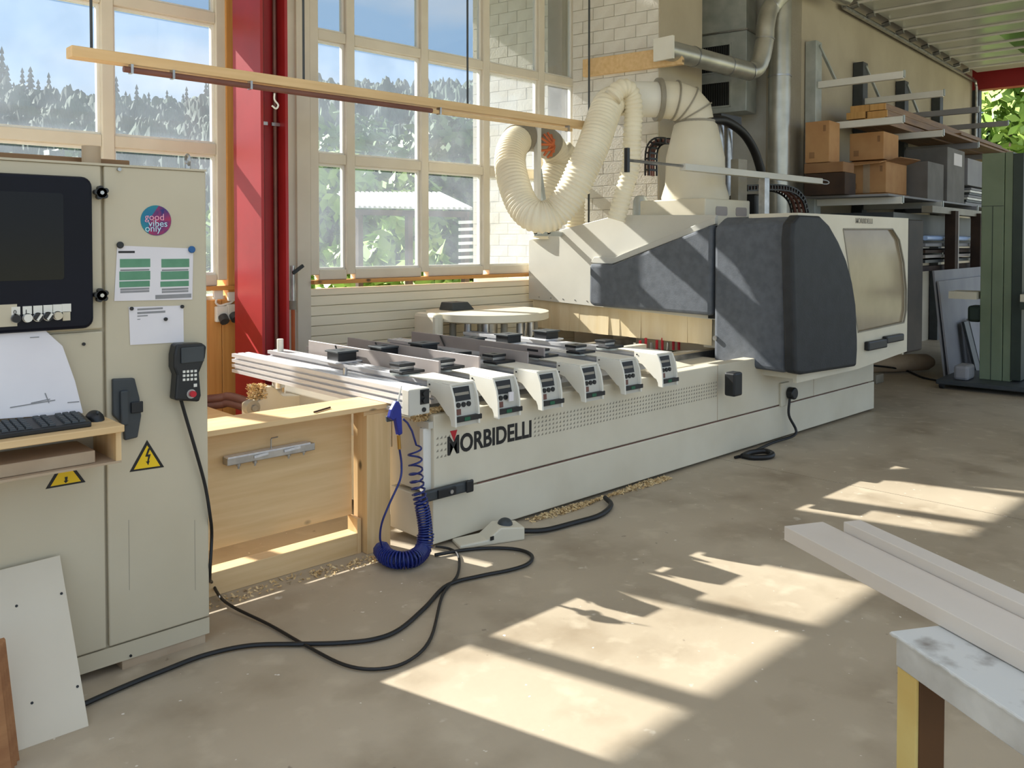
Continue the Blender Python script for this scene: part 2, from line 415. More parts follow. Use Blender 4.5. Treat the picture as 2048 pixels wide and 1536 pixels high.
# brick pier and its outdoor continuation
A = Vector((6.8, W, 0)); D = Vector((.196, -.98, 0)).normalized(); N = Vector((-.98, -.196, 0)).normalized()
B = A + D*1.0
pier = sthing('wall_pier', (7.4, 5.6, 0), 'white block pier at the end of the windows')
PF = Vector((.98, .196, 0)).normalized()
MB().hexa([A+N*-.012+D*.02, B-N*.012, B-N*.012+PF*1.07, A+D*.02+PF*1.07, *[p+Vector((0, 0, 5)) for p in (A+N*-.012+D*.02, B-N*.012, B-N*.012+PF*1.07, A+D*.02+PF*1.07)]]).build('pier_core', 'mortar', pier)
MB().hexa([B-N*.014-D*.0, B-N*.014+PF*1.075, B-N*.014+PF*1.075+D*.012, B-N*.014+D*.012, *[p+Vector((0, 0, 5)) for p in (B-N*.014-D*.0, B-N*.014+PF*1.075, B-N*.014+PF*1.075+D*.012, B-N*.014+D*.012)]]).build('render_face', 'render_wall', pier)
brick_me = {}
def brick_row(parent, start, length, zr, row):
    x = -0.125 if row % 2 else 0.0
    while x < length-.01:
        a, b = max(x, 0), min(x+.25, length)
        if b-a > .03:
            key = round(b-a, 3)
            g = .0022
            pos = start + D*((a+b)/2) + Vector((0, 0, zr))
            if key not in brick_me:
                h = (b-a)/2-g; m = MB()
                c = [D*-h, D*h, D*h-N*.02, D*-h-N*.02]
                m.hexa([*c, *[q+Vector((0, 0, .1215)) for q in c]])
                o = m.build('brick', 'brick_white', org=(0, 0, 0), bevel=.002, seg=1); o.parent = parent; o.location = pos - ORG[parent]
                brick_me[key] = o
            else:
                o = brick_me[key].copy(); COL.objects.link(o); o.parent = parent; o.location = pos - ORG[parent] + N*random.uniform(0, .002)
        x += .25
for r_ in range(27): brick_row(pier, A + D*.0, 1.0, 1.45+r_*.125, r_)
ow = sthing('wall_outer', (6.6, 7.0, 0), 'white block wall of the outdoor wing seen through the last panes')
O0 = A - D*1.35
MB().hexa([O0-N*.012, A-N*.012-D*.31, A-N*.4-D*.31, O0-N*.4, *[p+Vector((0, 0, 5)) for p in (O0-N*.012, A-N*.012-D*.31, A-N*.4-D*.31, O0-N*.4)]]).build('wall_core', 'mortar', ow)
for r_ in range(27): brick_row(ow, O0, 1.04, 1.2+r_*.125, r_)

# wall behind the pier, rack wall, far portal, ceilings
wb = MB().hexa([K, K+Vector((0, 1.4, 0)), K+Vector((.3, 1.4, 0)), K+E1*.3, *[p+Vector((0, 0, 5)) for p in (K, K+Vector((0, 1.4, 0)), K+Vector((.3, 1.4, 0)), K+E1*.3)]])
struct(wb.build('wall_return', 'brick_white'), 'pale block wall facing left behind the dust cone')
struct(MB(wing).box(0, 8.3, -.3, 0, 0, 5).build('wall_rack', 'render_wall'), 'plain beige wall behind the storage rack')
struct(MB().box(6.9, 9.4, W+.0, W+.25, 0, 5).build('wall_back', 'render_wall'), 'wall behind the pier')
struct(MB().box(-8, 10, 3.0, W+.3, 5.0, 5.15).build('ceiling', 'off_white'), 'hall ceiling')
struct(MB().box(-8, 6.4, W+.3, 9.0, 5.19, 5.5).build('sun_cut_eave', 'roof_dark'), 'unseen roof overhang added outside the windows to cut the sun')  # unseen eave, added and sized to end the sun patch on the floor
struct(MB().box(-8, 6.95, W, W+.3, 4.9, 5.5).build('wall_header', 'render_wall'), 'wall strip above the windows')
struct(MB().box(4.0, 10, -5, 2.98, 5.0, 5.15).build('shade_ceiling', 'off_white'), 'unseen ceiling slab added to darken the right half')  # added out of view to keep sky light off the right rear
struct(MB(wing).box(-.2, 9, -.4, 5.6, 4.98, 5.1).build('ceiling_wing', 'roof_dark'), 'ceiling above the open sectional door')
tl = sthing('trim_lintel', wing(Vector((8.2, 2, 4.5))), 'dark red steel lintel over the far door opening')
MB(wing).box(8.16, 8.4, -.1, 7, 4.46, 4.9).build('lintel_beam', 'red_steel', tl)
MB(wing).box(8.16, 8.35, -.05, .12, 0, 4.46).build('door_post', 'dark_grey_plastic', tl)

# overhead sectional door, opened under the ceiling, with its track
sd = thing('sectional_door', 'opened sectional overhead door panels under the wing ceiling', 'door', wing(Vector((5, 3, 4.66))))
t0 = 1.6; kk = 0
while t0 < 7.5:
    pn = MB(wing).box(t0+.008, t0+.60, .18, 5.4, 4.70, 4.74).build('door_panel', 'panel_ceiling', sd, bevel=.01, seg=1)
    MB(wing).box(t0-.006, t0+.03, .18, 5.4, 4.675, 4.70).build('rib', 'white_paint', pn)
    if t0 > 4.6:
        for s0 in (1.15, 2.1):
            MB(wing).box(t0+.09, t0+.53, s0, s0+.86, 4.693, 4.699).build('pane', 'screen_glass', pn)
    for hs in (.2,): MB(wing).cyl((t0, .1, 4.64), (t0, .2, 4.66), .035, 10).build('roller', 'steel', pn)
    t0 += .61; kk += 1
tr = MB(wing); tr.box(1.4, 8.0, .06, .12, 4.58, 4.6); tr.box(1.4, 8.0, .06, .07, 4.58, 4.66); tr.box(1.4, 8.0, .11, .12, 4.6, 4.61)
tr.build('track', 'steel', sd)
cv = [wing(Vector((8.0, .09, 4.59))), wing(Vector((8.07, .09, 4.52))), wing(Vector((8.1, .09, 4.3))), wing(Vector((8.1, .09, 2.5)))]
MB().tube(spline(cv, 5), .025, 6).build('track_bend', 'steel', sd)

# ================================================================== OUTDOORS
gr = MB(); gr.box(-200, 300, W+.3, 300, -.6, -.35); gr.box(18.4, 300, -200, W+.3, -.6, -.35); gr.box(-200, 18.4, -200, -10, -.6, -.25)
struct(gr.build('ground_outside', 'grass', org=(0, 0, -.6)), 'grass outside the building')

# wooded hillside: one canopy surface
hv = []; hf = []
def hillz(d, a):
    k = min(max((math.degrees(a)-58)/12, 0), 1); top = 33.5 - 5.5*k*k*(3-2*k) + 1.5*noise.noise(Vector((a*5, 0, 3))) + 1.0*sin(a*9+.8)
    return -1 + top*(1-math.exp(-((max(d, 55)-55)/62)**1.4))
NA, NR = 360, 170
for i in range(NA+1):
    a = R(43 + 40*i/NA)
    for j in range(NR+1):
        d = 55 + 160*(j/NR)
        x, y = d*cos(a), d*sin(a)
        z = hillz(d, a)
        c = noise.voronoi(Vector((x*.30, y*.30, 0)))[0][0]
        z += max(0, 1.0-c*1.5)*3.6 + .9*noise.noise(Vector((x*.9, y*.9, 1))) + random.uniform(-.35, .35)
        hv.append((x, y, z))
for i in range(NA):
    for j in range(NR):
        q = i*(NR+1)+j; hf.append((q, q+NR+1, q+NR+2, q+1))
me = bpy.data.meshes.new('wooded_hillside'); me.from_pydata(hv, [], hf); me.materials.append(MATS['forest'])
ho = bpy.data.objects.new('wooded_hillside', me); COL.objects.link(ho)
tag(ho, 'hazy wooded hillside seen through the windows', 'hillside'); ho['kind'] = 'stuff'

def conifer_mesh():
    m = MB()
    m.cyl((0, 0, 0), (0, 0, 1.5), .18, 6)
    for k in range(9):
        z = 1.0 + k*1.05; r = 2.3*(1-k/10)
        n = 11
        for j in range(n):
            a = 2*pi*j/n + k*.7 + random.uniform(-.2, .2); rr = r*random.uniform(.75, 1.15)
            tip = (rr*cos(a), rr*sin(a), z-.35*rr)
            m.prism([(0, 0, z+.9), (tip[0]-.35*sin(a), tip[1]+.35*cos(a), tip[2]), (tip[0]+.35*sin(a), tip[1]-.35*cos(a), tip[2])], (0, 0, -.25))
    return m
cf = conifer_mesh().build('skyline_conifer', 'conifer', org=(0, 0, 0))
k_ = 0
for u0, u1, n_, s0, s1 in ((-10, 130, 9, .6, .95), (228, 432, 22, .42, .75), (580, 965, 46, .26, .46)):
    for i in range(n_):
        u = u0 + (u1-u0)*(i+random.uniform(-.3, .3))/n_; d = random.uniform(190, 212)
        dr = (_fw0 + _rt*((u-CXP)/FPX)).normalized(); x, y = dr.x*d, dr.y*d
        o = cf if k_ == 0 else cf.copy()
        if k_: COL.objects.link(o)
        q_ = random.uniform(s0, s1); o.scale = (q_*.8, q_*.8, q_*random.uniform(.9, 1.4)); o.rotation_euler = (0, 0, random.uniform(0, 6))
        o.location = (x, y, hillz(d, math.atan2(y, x))+1.8); k_ += 1
        tag(o, 'small dark conifer on the skyline of the wooded hill', 'tree', 'conifers on the hill skyline')

def leafy(name, loc, h, r, n, m, label, cat='tree', group=None, leaf=.16, trunk=True):
    o = thing(name, label, cat, loc, group); b = MB(); L = Vector(loc)
    blobs = [(Vector((random.gauss(0, r*.45), random.gauss(0, r*.45), random.uniform(h*.25, h*.92))), r*random.uniform(.3, .55)) for _ in range(14)]
    for k in range(n):
        c, rr = random.choice(blobs); d = Vector((random.gauss(0, 1), random.gauss(0, 1), random.gauss(0, 1))).normalized()
        p = L + c + d*rr*random.uniform(.6, 1.05); s = leaf*random.uniform(.6, 1.3)
        a = Vector((random.gauss(0, 1), random.gauss(0, 1), random.gauss(0, 1))).normalized(); bb = a.cross(d).normalized() if a.cross(d).length > .01 else Vector((1, 0, 0))
        i = [b._p(p + a*s), b._p(p + bb*s*.5), b._p(p - a*s), b._p(p - bb*s*.5)]; b.f.append(i)
    me = bpy.data.meshes.new('foliage'); me.from_pydata([p-L for p in b.v], [], b.f); me.materials.append(MATS[m])
    fo = bpy.data.objects.new('foliage', me); COL.objects.link(fo); fo.parent = o; fo['kind'] = 'stuff'; ORG[fo] = L
    if trunk:
        t = MB(); t.tube([L, L+Vector((.1, 0, h*.4)), L+Vector((-.05, .1, h*.8))], [r*.07, r*.05, r*.02], 7)
        for q in range(5):
            c = blobs[q][0]; t.tube([L+Vector((0, 0, h*.3)), L+c], [r*.03, r*.01], 5)
        t.build('trunk', 'bark', o)
    return o
def far(u, d, z=-.35):
    dr = (_fw0 + _rt*((u-CXP)/FPX)).normalized(); return (dr.x*d, dr.y*d, z)
for nm, u, d, h, r, n, mm, lab in [
    ('leafy_tree', 790, 26, 5.4, 3.0, 3800, 'leaf', 'leafy tree above the corrugated shed roof'),
    ('leafy_tree', 660, 22, 3.6, 2.2, 2600, 'leaf_light', 'pale green bush behind the pane beside the red column'),
    ('leafy_tree', 610, 30, 4.6, 2.4, 2600, 'leaf', 'tree close to the right edge of the red column'),
    ('leafy_tree', 760, 17, 2.0, 1.5, 2400, 'leaf_light', 'low bright bush under the shed roof'),
    ('leafy_tree', 905, 30, 5.6, 2.6, 2800, 'leaf_light', 'pale tree right of the shed behind the third pane column'),
    ('leafy_tree', 960, 24, 3.6, 2.0, 2200, 'leaf', 'tree next to the outdoor white wall'),
    ('leafy_tree', 330, 32, 3.4, 2.4, 2200, 'leaf_light', 'pale bush behind the left window'),
    ('leafy_tree', 90, 40, 5.0, 3.6, 2600, 'leaf', 'broad tree at the far left window'),
    ('leafy_tree', 700, 36, 6.4, 3.0, 2800, 'leaf', 'tall tree behind the second pane column')]:
    leafy(nm, far(u, d), h, r, n, mm, lab, leaf=.22)
# trees past the far portal
for u, d, h, r, n, mm, lab in [(2040, 27, 9.0, 2.8, 6500, 'leaf_light', 'sunlit tree beyond the far door opening'),
                               (1960, 31, 6.5, 2.6, 5000, 'leaf', 'darker tree beyond the far opening beside the rack'),
                               (1990, 24, 3.4, 1.8, 4000, 'leaf_light', 'bright bush beyond the far opening behind the green saw'),
                               (2130, 30, 10, 4, 5000, 'leaf', 'large tree at the right beyond the far opening')]:
    leafy('leafy_tree', far(u, d), h, r, n, mm, lab, leaf=.2)

# corrugated shed roof outside
sh = thing('open_shed', 'open shed with pale corrugated roof behind the window', 'shed', (8.2, 11.5, -.35))
p0, p1 = at(712, 416, 'y', 13.0), at(945, 420, 'y', 10.6)
q1 = at(945, 434, 'y', 10.2)
rv = MB(); nn = 44
up_ = Vector((0, 0, .02))
for k in range(nn):
    a0, a1 = k/nn, (k+1)/nn
    e0, e1_ = p0.lerp(p1, a0), p0.lerp(p1, a1)
    back = Vector((.6, 1.6, .35))
    za = up_*(1 if k % 2 else -1)
    rv.hexa([e0+za*0, e1_+za*0, e1_+back, e0+back, e0+up_*1.2+za, e1_+up_*1.2+za, e1_+back+up_*1.2+za, e0+back+up_*1.2+za])
rv.build('roof_sheet', 'shed_roof', sh)
MB().bar(p0+Vector((0, .1, -.07)), p1+Vector((0, .1, -.07)), .06, .1).build('fascia', 'bark', sh)
for f_ in (.05, .5, .97):
    p = p0.lerp(p1, f_); MB().bar(Vector((p.x+.05, p.y+.15, -.35)), p+Vector((.05, .15, -.1)), .1, .1).build('post', 'bark', sh)
for i in range(7):
    MB().bar(at(918, 445+i*14, 'y', 10.8), at(945, 444+i*14, 'y', 10.5), .03, .05).build('slat', 'shed_roof', sh)

# ================================================================== CONTROL CABINET
CY = 3.285
def F(u, v, y=CY): return at(u, v, 'y', y)
def fx(u, v=700, y=CY): return at(u, v, 'y', y).x
def fz(u, v, y=CY): return at(u, v, 'y', y).z
cab = thing('control_cabinet', 'tall beige electrical control cabinet with dark monitor panel', 'cabinet', (.9, 3.5, 0))
xL, xS, xR, zT = -.25, 1.066, 1.455, 1.882
cb = MB(); cb.box(xL, xR, CY+.02, 3.72, .1, zT)
cb.build('body', 'cabinet', cab)
zb = fz(217, 934)
MB().box(xS+.006, xR, CY, CY+.022, .105, zT).build('door', 'cabinet', cab, bevel=.006)
MB().box(xL, xS-.004, CY, CY+.022, fz(200, 660)+.004, zT).build('monitor_door', 'cabinet', cab, bevel=.006)
up_p = MB().box(xL, xS-.004, CY, CY+.022, .105, fz(200, 660)-.004).build('lower_door', 'cabinet', cab, bevel=.006)
MB().box(xL, xR, CY+.004, 3.72, .035, .1).build('plinth', 'cabinet', cab)
MB().box(1.12, 1.44, CY+.01, 3.7, 0, .034).build('foot_batten', 'mdf', cab)
MB().box(.2, .6, CY+.05, 3.7, 0, .034).build('foot_batten', 'mdf', cab)
MB().box(xL, xR, CY-.004, 3.74, zT, zT+.008).build('top_plate', 'cabinet', cab)
pts = []
xa, xb, za, zbm = xL+.08, fx(184), fz(120, 659), fz(120, 352)
def rrect(x0, x1, z0, z1, r, y, n=5):
    out = []
    for cx, cz, a0 in ((x1-r, z0+r, -90), (x1-r, z1-r, 0), (x0+r, z1-r, 90), (x0+r, z0+r, 180)):
        for k in range(n+1):
            a = R(a0+90*k/n); out.append((cx+r*cos(a), y, cz+r*sin(a)))
    return out
mon = MB().prism(rrect(xa, xb, za, zbm, .035, CY-.03), (0, .03, 0)).build('monitor_bezel', 'navy_panel', cab, bevel=.012)
MB().prism(rrect(xa+.1, fx(125), fz(60, 560), fz(60, 385), .01, CY-.031), (0, .002, 0)).build('screen', 'screen_glass', mon)
MB().box(xa+.1, fx(30), CY-.034, CY-.03, fz(10, 652), fz(10, 608)).build('label_strip', 'cabinet', mon)
bx = [17, 40, 61, 81, 100, 118]
for i, u in enumerate(bx):
    a, b = F(u, 613-i*1.2), F(u+18, 628-i*1.2)
    p = MB().box(a.x, b.x, CY-.036, CY-.03, min(a.z, b.z), max(a.z, b.z)).build('button_label', 'off_white', mon)
    c = F(u+9, 636-i*1.5)
    if i < 5:
        mm = ['black_plastic', 'off_white', 'black_plastic', 'black_plastic', 'cabinet'][i]
        k = MB().cyl((c.x, CY-.03, c.z), (c.x, CY-.05, c.z), .0135, 16).build('push_button', mm, mon, smooth=True)
        MB().cyl((c.x, CY-.03, c.z), (c.x, CY-.036, c.z), .016, 16).build('button_ring', 'steel', mon, smooth=True)
        if i in (2, 3):
            MB().bar((c.x-.006, CY-.054, c.z-.01), (c.x+.008, CY-.054, c.z+.011), .008, .006).build('selector_mark', 'off_white', mon)
    else:
        MB().box(c.x-.012, c.x+.012, CY-.036, CY-.03, c.z-.02, c.z+.012).build('socket_plate', 'cabinet', mon)
text('button_text', '0', .02, 'black_ink', mon, (fx(22), CY-.0365, fz(22, 627)), (1, 0, 0), (0, 0, 1))
text('button_text', 'I', .02, 'black_ink', mon, (fx(46), CY-.0365, fz(46, 626)), (1, 0, 0), (0, 0, 1))
for v in (386, 590):
    c = F(198, v); m = MB()
    m.cyl((c.x, CY, c.z), (c.x, CY-.02, c.z), .014, 12)
    for q in range(5):
        a = 2*pi*q/5+.5; m.cyl((c.x+.016*cos(a), CY-.01, c.z+.016*sin(a)), (c.x+.016*cos(a), CY-.032, c.z+.016*sin(a)), .010, 10)
    m.cyl((c.x, CY-.01, c.z), (c.x, CY-.032, c.z), .018, 12)
    kb = m.build('star_knob', 'black_plastic', cab, smooth=True)
    MB().cyl((c.x, CY-.032, c.z), (c.x, CY-.036, c.z), .007, 10).build('knob_cap', 'steel', kb)
c = F(167, 688); MB().cyl((c.x, CY, c.z), (c.x, CY-.006, c.z), .006, 10).build('lock', 'black_plastic', up_p)
c = F(237, 339); MB().cyl((c.x, CY, c.z), (c.x, CY-.012, c.z), .007, 10).build('bolt_head', 'steel', cab)
for u, v in ((262, 1312),): c = F(u, v); MB().cyl((c.x, CY+.004, c.z), (c.x, CY, c.z), .005, 8).build('bolt_head', 'black_plastic', cab)
for u in (257, 389):
    a, b = F(u, 1040), F(u+2, 1180); MB().box(a.x, a.x+.0015, CY-.0006, CY, b.z, a.z).build('seam', 'hose_grey', cab)
# door handle
a, b = F(222, 757), F(282, 872)
hp = [(a.x, CY-.02, a.z), (F(266, 757).x, CY-.02, a.z-.005), (F(276, 795).x, CY-.02, F(276, 795).z), (b.x-.004, CY-.02, F(280, 830).z), (F(272, 866).x, CY-.02, b.z), (F(246, 870).x, CY-.02, b.z-.004), (F(244, 850).x, CY-.02, F(244, 850).z), (a.x, CY-.02, F(222, 830).z)]
hd = MB().prism(hp, (0, .02, 0)).build('door_handle', 'dark_grey_plastic', cab, bevel=.005)
a, b = F(235, 780), F(252, 848); MB().box(a.x, b.x, CY-.034, CY-.02, b.z, a.z).build('handle_grip', 'dark_grey_plastic', hd, bevel=.006)
a, b = F(257, 803), F(281, 822); MB().box(a.x, b.x, CY-.03, CY-.02, b.z, a.z).build('handle_lock', 'black_plastic', hd, bevel=.003)
# warning triangles
def tri(us, parent, name='warning_sign'):
    P = [F(u, v) for u, v in us]
    o = MB().prism([(p.x, CY-.0015, p.z) for p in P], (0, .0015, 0)).build(name, 'black_ink', parent)
    c = sum(P, Vector())/len(P); MB().prism([(c.x+(p.x-c.x)*.76, CY-.002, c.z+(p.z-c.z)*.76-.002) for p in P], (0, .0005, 0)).build('yellow_field', 'yellow_warn', o)
    return o
s1 = tri([(259, 944), (328, 934), (294, 880)], cab)
bl = [(296, 896), (290, 913), (296, 913), (294, 923), (291, 922), (296, 930), (299, 921), (297, 922), (301, 908), (295, 909), (300, 897)]
MB().prism([(F(u, v).x, CY-.003, F(u, v).z) for u, v in bl], (0, .001, 0)).build('flash_mark', 'black_ink', s1)
s2 = tri([(91, 978), (171, 964), (131, 912)], cab)
P = [F(129, 954), F(135, 953), F(134, 961), F(137, 960), F(131, 966), F(127, 962), F(130, 961)]
MB().prism([(p.x, CY-.003, p.z) for p in P], (0, .001, 0)).build('flash_mark', 'black_ink', s2)
# eye bolt
c = F(388, 345); eb = MB(); eb.cyl((c.x, CY+.06, zT), (c.x, CY+.06, zT+.03), .012, 10)
eb.tube([(c.x, CY+.06+.018*cos(a), zT+.046+.022*sin(a)) for a in [2*pi*k/14 for k in range(15)]], .006, 6, cap=False)
eb.build('eye_bolt', 'steel', cab, smooth=True)

# sticker, papers, magnets on the cabinet door
c = F(312, 441); rs = .0575
st = thing('round_sticker', 'round teal and magenta sticker reading good vibes only', 'sticker', (c.x, CY, c.z-rs))
dk = MB().cyl((c.x, CY-.002, c.z), (c.x, CY, c.z), rs, 36).build('sticker_disc', 'teal_print', st)
mp_ = [(c.x+rs*.985*cos(a), CY-.0025, c.z+rs*.985*sin(a)) for a in [R(-120+200*k/20) for k in range(21)]]
MB().prism(mp_ + [(c.x-.02, CY-.0025, c.z+.012), (c.x-.028, CY-.0025, c.z-.02)], (0, .0005, 0)).build('printed_area', 'magenta_print', st)
for i, (t_, u, v, mm) in enumerate((('good', 289, 440, 'pink_text'), ('vibes', 296, 453, 'pale_text'), ('only', 289, 463, 'pale_text'))):
    p = F(u, v); text('lettering', t_, .036, mm, st, (p.x, CY-.0035, p.z), (1, 0, .0), (0, 0, 1), depth=.0004)
def sheet(name, us, label, cat='paper'):
    P = [F(u, v) for u, v in us]
    o = thing(name, label, cat, (P[0].x, CY, min(p.z for p in P)))
    MB().prism([(p.x, CY-.003, p.z) for p in P], (0, .002, 0)).build('sheet', 'paper', o)
    return o
p1_ = sheet('chart_sheet', [(228, 602), (384, 599), (386, 497), (234, 491)], 'paper chart with six green bars pinned to the cabinet door')
for u0, u1, v0, v1, dv in ((239, 300, 518, 534, 2), (322, 378, 518, 534, 1), (238, 300, 543, 559, 1), (321, 377, 543, 558, 1), (238, 299, 563, 573, 1), (320, 377, 563, 572, 1)):
    a, b = F(u0, v0), F(u1, v1); MB().box(a.x, b.x, CY-.0035, CY-.003, b.z, a.z).build('green_bar', 'green_ink', p1_)
for v in (539, 577, 582):
    for u0, u1 in ((240, 298), (323, 376)):
        a, b = F(u0, v), F(u1, v+2); MB().box(a.x, b.x, CY-.0034, CY-.003, b.z, a.z).build('grey_row', 'grey_ink', p1_)
a, b = F(310, 590), F(382, 595); MB().box(a.x, b.x, CY-.0034, CY-.003, b.z, a.z).build('grey_row', 'grey_ink', p1_)
a, b = F(236, 502), F(269, 506); MB().box(a.x, b.x, CY-.0034, CY-.003, b.z, a.z).build('title_line', 'black_ink', p1_)
p2_ = sheet('note_sheet', [(260, 690), (367, 684), (366, 611), (257, 614)], 'white note sheet with faint writing below the chart')
for v, u1 in ((617, 325), (624, 330), (631, 295), (638, 280)):
    a, b = F(274, v), F(u1, v+1.2); MB().box(a.x, b.x, CY-.0034, CY-.003, b.z, a.z).build('writing_line', 'grey_ink', p2_)
for nm, u, v, r, mm, lab in (('magnet', 239, 490, .0125, 'black_plastic', 'black round magnet at the top left of the chart'), ('magnet', 382, 499, .0135, 'blue_magnet', 'blue round magnet at the top right of the chart'),
                             ('magnet', 262, 617, .007, 'black_plastic', 'small black magnet at the left corner of the note sheet'), ('magnet', 363, 613, .007, 'black_plastic', 'small black magnet at the right corner of the note sheet'),
                             ('magnet', 330, 638, .007, 'black_plastic', 'small black magnet in the middle of the note sheet')):
    c = F(u, v); tag(MB().cyl((c.x, CY-.003, c.z), (c.x, CY-.012, c.z), r, 18).build(nm, mm, smooth=True, bevel=.002), lab, 'magnet')

# hand-held pendant and its cable
pc = thing('control_pendant', 'black hand-held pendant with white keys and red stop button', 'pendant', (fx(378), CY-.03, fz(378, 803)))
hp = [(347, 800), (396, 803), (400, 790), (396, 745), (408, 715), (411, 692), (402, 686), (350, 688), (345, 710), (345, 735), (351, 750)]
MB().prism([(F(u, v, CY-.05).x, CY-.065, F(u, v, CY-.05).z) for u, v in hp], (0, .06, 0)).build('pendant_body', 'black_plastic', pc, bevel=.008)
a, b = F(358, 695, CY-.05), F(404, 722, CY-.05)
MB().box(a.x, b.x, CY-.072, CY-.065, b.z, a.z).build('display', 'dark_grey_plastic', pc, bevel=.004)
for r_ in range(3):
    for q in range(4):
        c = F(366.5+q*7.6, 743-q*.5+r_*8, CY-.06); MB().box(c.x-.0045, c.x+.0045, CY-.07, CY-.065, c.z-.0045, c.z+.0045).build('key', 'off_white', pc)
c = F(389, 770, CY-.06); MB().box(c.x-.006, c.x+.006, CY-.07, CY-.065, c.z-.006, c.z+.006).build('key', 'off_white', pc)
c = F(383, 787, CY-.06); MB().cyl((c.x, CY-.065, c.z), (c.x, CY-.08, c.z), .012, 14).build('stop_button', 'red_ink', pc, smooth=True)
MB().cyl((c.x-.004, CY-.065, c.z), (c.x-.004, CY-.069, c.z), .018, 16).build('stop_ring', 'steel', pc, smooth=True)
pth = [F(362, 800, CY-.035), F(372, 835, CY-.03), F(391, 900, CY-.03), F(410, 970, CY-.02), F(420, 1030, CY-.02)]
pth += [Vector((xR+.02, CY+.02, .42)), Vector((xR+.015, CY+.03, .25)), at(424, 1165, 'z', .06), at(452, 1205, 'z', .03), at(540, 1250, 'z', .012), at(610, 1290, 'z', .012), at(690, 1330, 'z', .012), at(760, 1338, 'z', .012), at(820, 1320, 'z', .012), at(862, 1275, 'z', .012), at(885, 1190, 'z', .012), at(915, 1150, 'z', .012), at(917, 1112, 'z', .012), at(900, 1098, 'z', .012), at(870, 1093, 'z', .03)]
tag(MB().tube(spline(pth, 6), .0068, 8).build('pendant_cable', 'cable', smooth=True), 'thin black cable from the pendant down and across the floor', 'cable')
pth = [at(u, v, 'z', .013) for u, v in ((80, 1450), (175, 1405), (260, 1368), (330, 1340), (410, 1310), (500, 1291), (600, 1288), (680, 1286), (750, 1278), (800, 1258), (850, 1215), (895, 1170), (960, 1152), (1020, 1140), (1055, 1128), (1064, 1112), (1040, 1100), (990, 1096), (930, 1100), (870, 1110))]
tag(MB().tube(spline(pth, 6), .0095, 8).build('floor_cable', 'cable', smooth=True), 'thick black cable looping over the floor from cabinet to pedal', 'cable')

# things on top of the cabinet
a = F(205, 328); tag(MB().cyl((fx(217), 3.45, zT+.008), (fx(217), 3.45, zT+.085), .033, 20).build('cardboard_tube', 'mdf', smooth=True), 'short brown cardboard tube standing on the cabinet', 'tube')
tag(MB().box(-.2, 1.24, 3.5, 3.62, zT+.008, zT+.045).build('wood_batten', 'plank_dark', bevel=.004), 'dark brown batten lying on top of the cabinet', 'batten')

# ------------------------------------------------------------------ keyboard shelf
sf = thing('keyboard_shelf', 'plywood shelf with side cheek in front of the cabinet', 'shelf', (.7, 3.2, .842))
zt = .975
MB().box(.1, 1.047, 3.03, 3.284, zt-.024, zt).build('shelf_top', 'plywood', sf, bevel=.003)
MB().box(1.024, 1.042, 3.05, 3.284, .85, zt-.024).build('side_cheek', 'plywood_z', sf)
MB().box(.1, 1.042, 3.05, 3.284, .842, .85).build('shelf_bottom', 'mdf', sf)
tag(MB().box(.1, .965, 3.075, 3.27, .851, .893).build('mdf_stack', 'mdf', bevel=.003), 'pale board stack lying under the keyboard shelf', 'boards')
kb = thing('keyboard', 'black computer keyboard on the plywood shelf', 'keyboard', (.7, 3.14, zt))
kx0, kx1, ky0, ky1 = .42, .955, 3.075, 3.205
def kz(y): return zt + .018 + (y-ky0)*.13
MB().hexa([(kx0, ky0, zt), (kx1, ky0, zt), (kx1, ky1, zt), (kx0, ky1, zt), (kx0, ky0, kz(ky0)), (kx1, ky0, kz(ky0)), (kx1, ky1, kz(ky1)), (kx0, ky1, kz(ky1))]).build('keyboard_case', 'black_plastic', kb, bevel=.004)
for r_ in range(6):
    for q in range(22):
        x = kx0+.012+q*.0232; y = ky0+.01+r_*.0195
        if q in (15, 18): continue
        MB().hexa([(x, y, kz(y)), (x+.02, y, kz(y)), (x+.02, y+.016, kz(y+.016)), (x, y+.016, kz(y+.016)), (x+.002, y+.002, kz(y)+.007), (x+.018, y+.002, kz(y)+.007), (x+.018, y+.014, kz(y)+.008), (x+.002, y+.014, kz(y)+.008)]).build('key', 'dark_grey_plastic', kb)
ms = MB(); cM = Vector((1.0, 3.19, zt))
def dome(m, c, rx, ry, h, n=14, rot=0):
    rings = []
    for k in range(6):
        a = pi/2*k/5; rr = max(cos(a), .02); z = h*sin(a)
        rings.append([m._p(c + Vector((rx*rr*cos(2*pi*j/n), ry*rr*sin(2*pi*j/n), z))) for j in range(n)])
    for k in range(5):
        for j in range(n): m.f.append([rings[k][j], rings[k][(j+1) % n], rings[k+1][(j+1) % n], rings[k+1][j]])
    m.f.append(rings[0][::-1]); m.f.append(rings[-1])
dome(ms, cM, .03, .05, .034); mo = thing('mouse', 'black computer mouse at the right end of the shelf', 'mouse', cM)
ms.build('mouse_shell', 'black_plastic', mo, smooth=True)
MB().cyl(cM+Vector((-.003, -.03, .03)), cM+Vector((.003, -.03, .03)), .006, 10).build('scroll_wheel', 'dark_grey_plastic', mo)
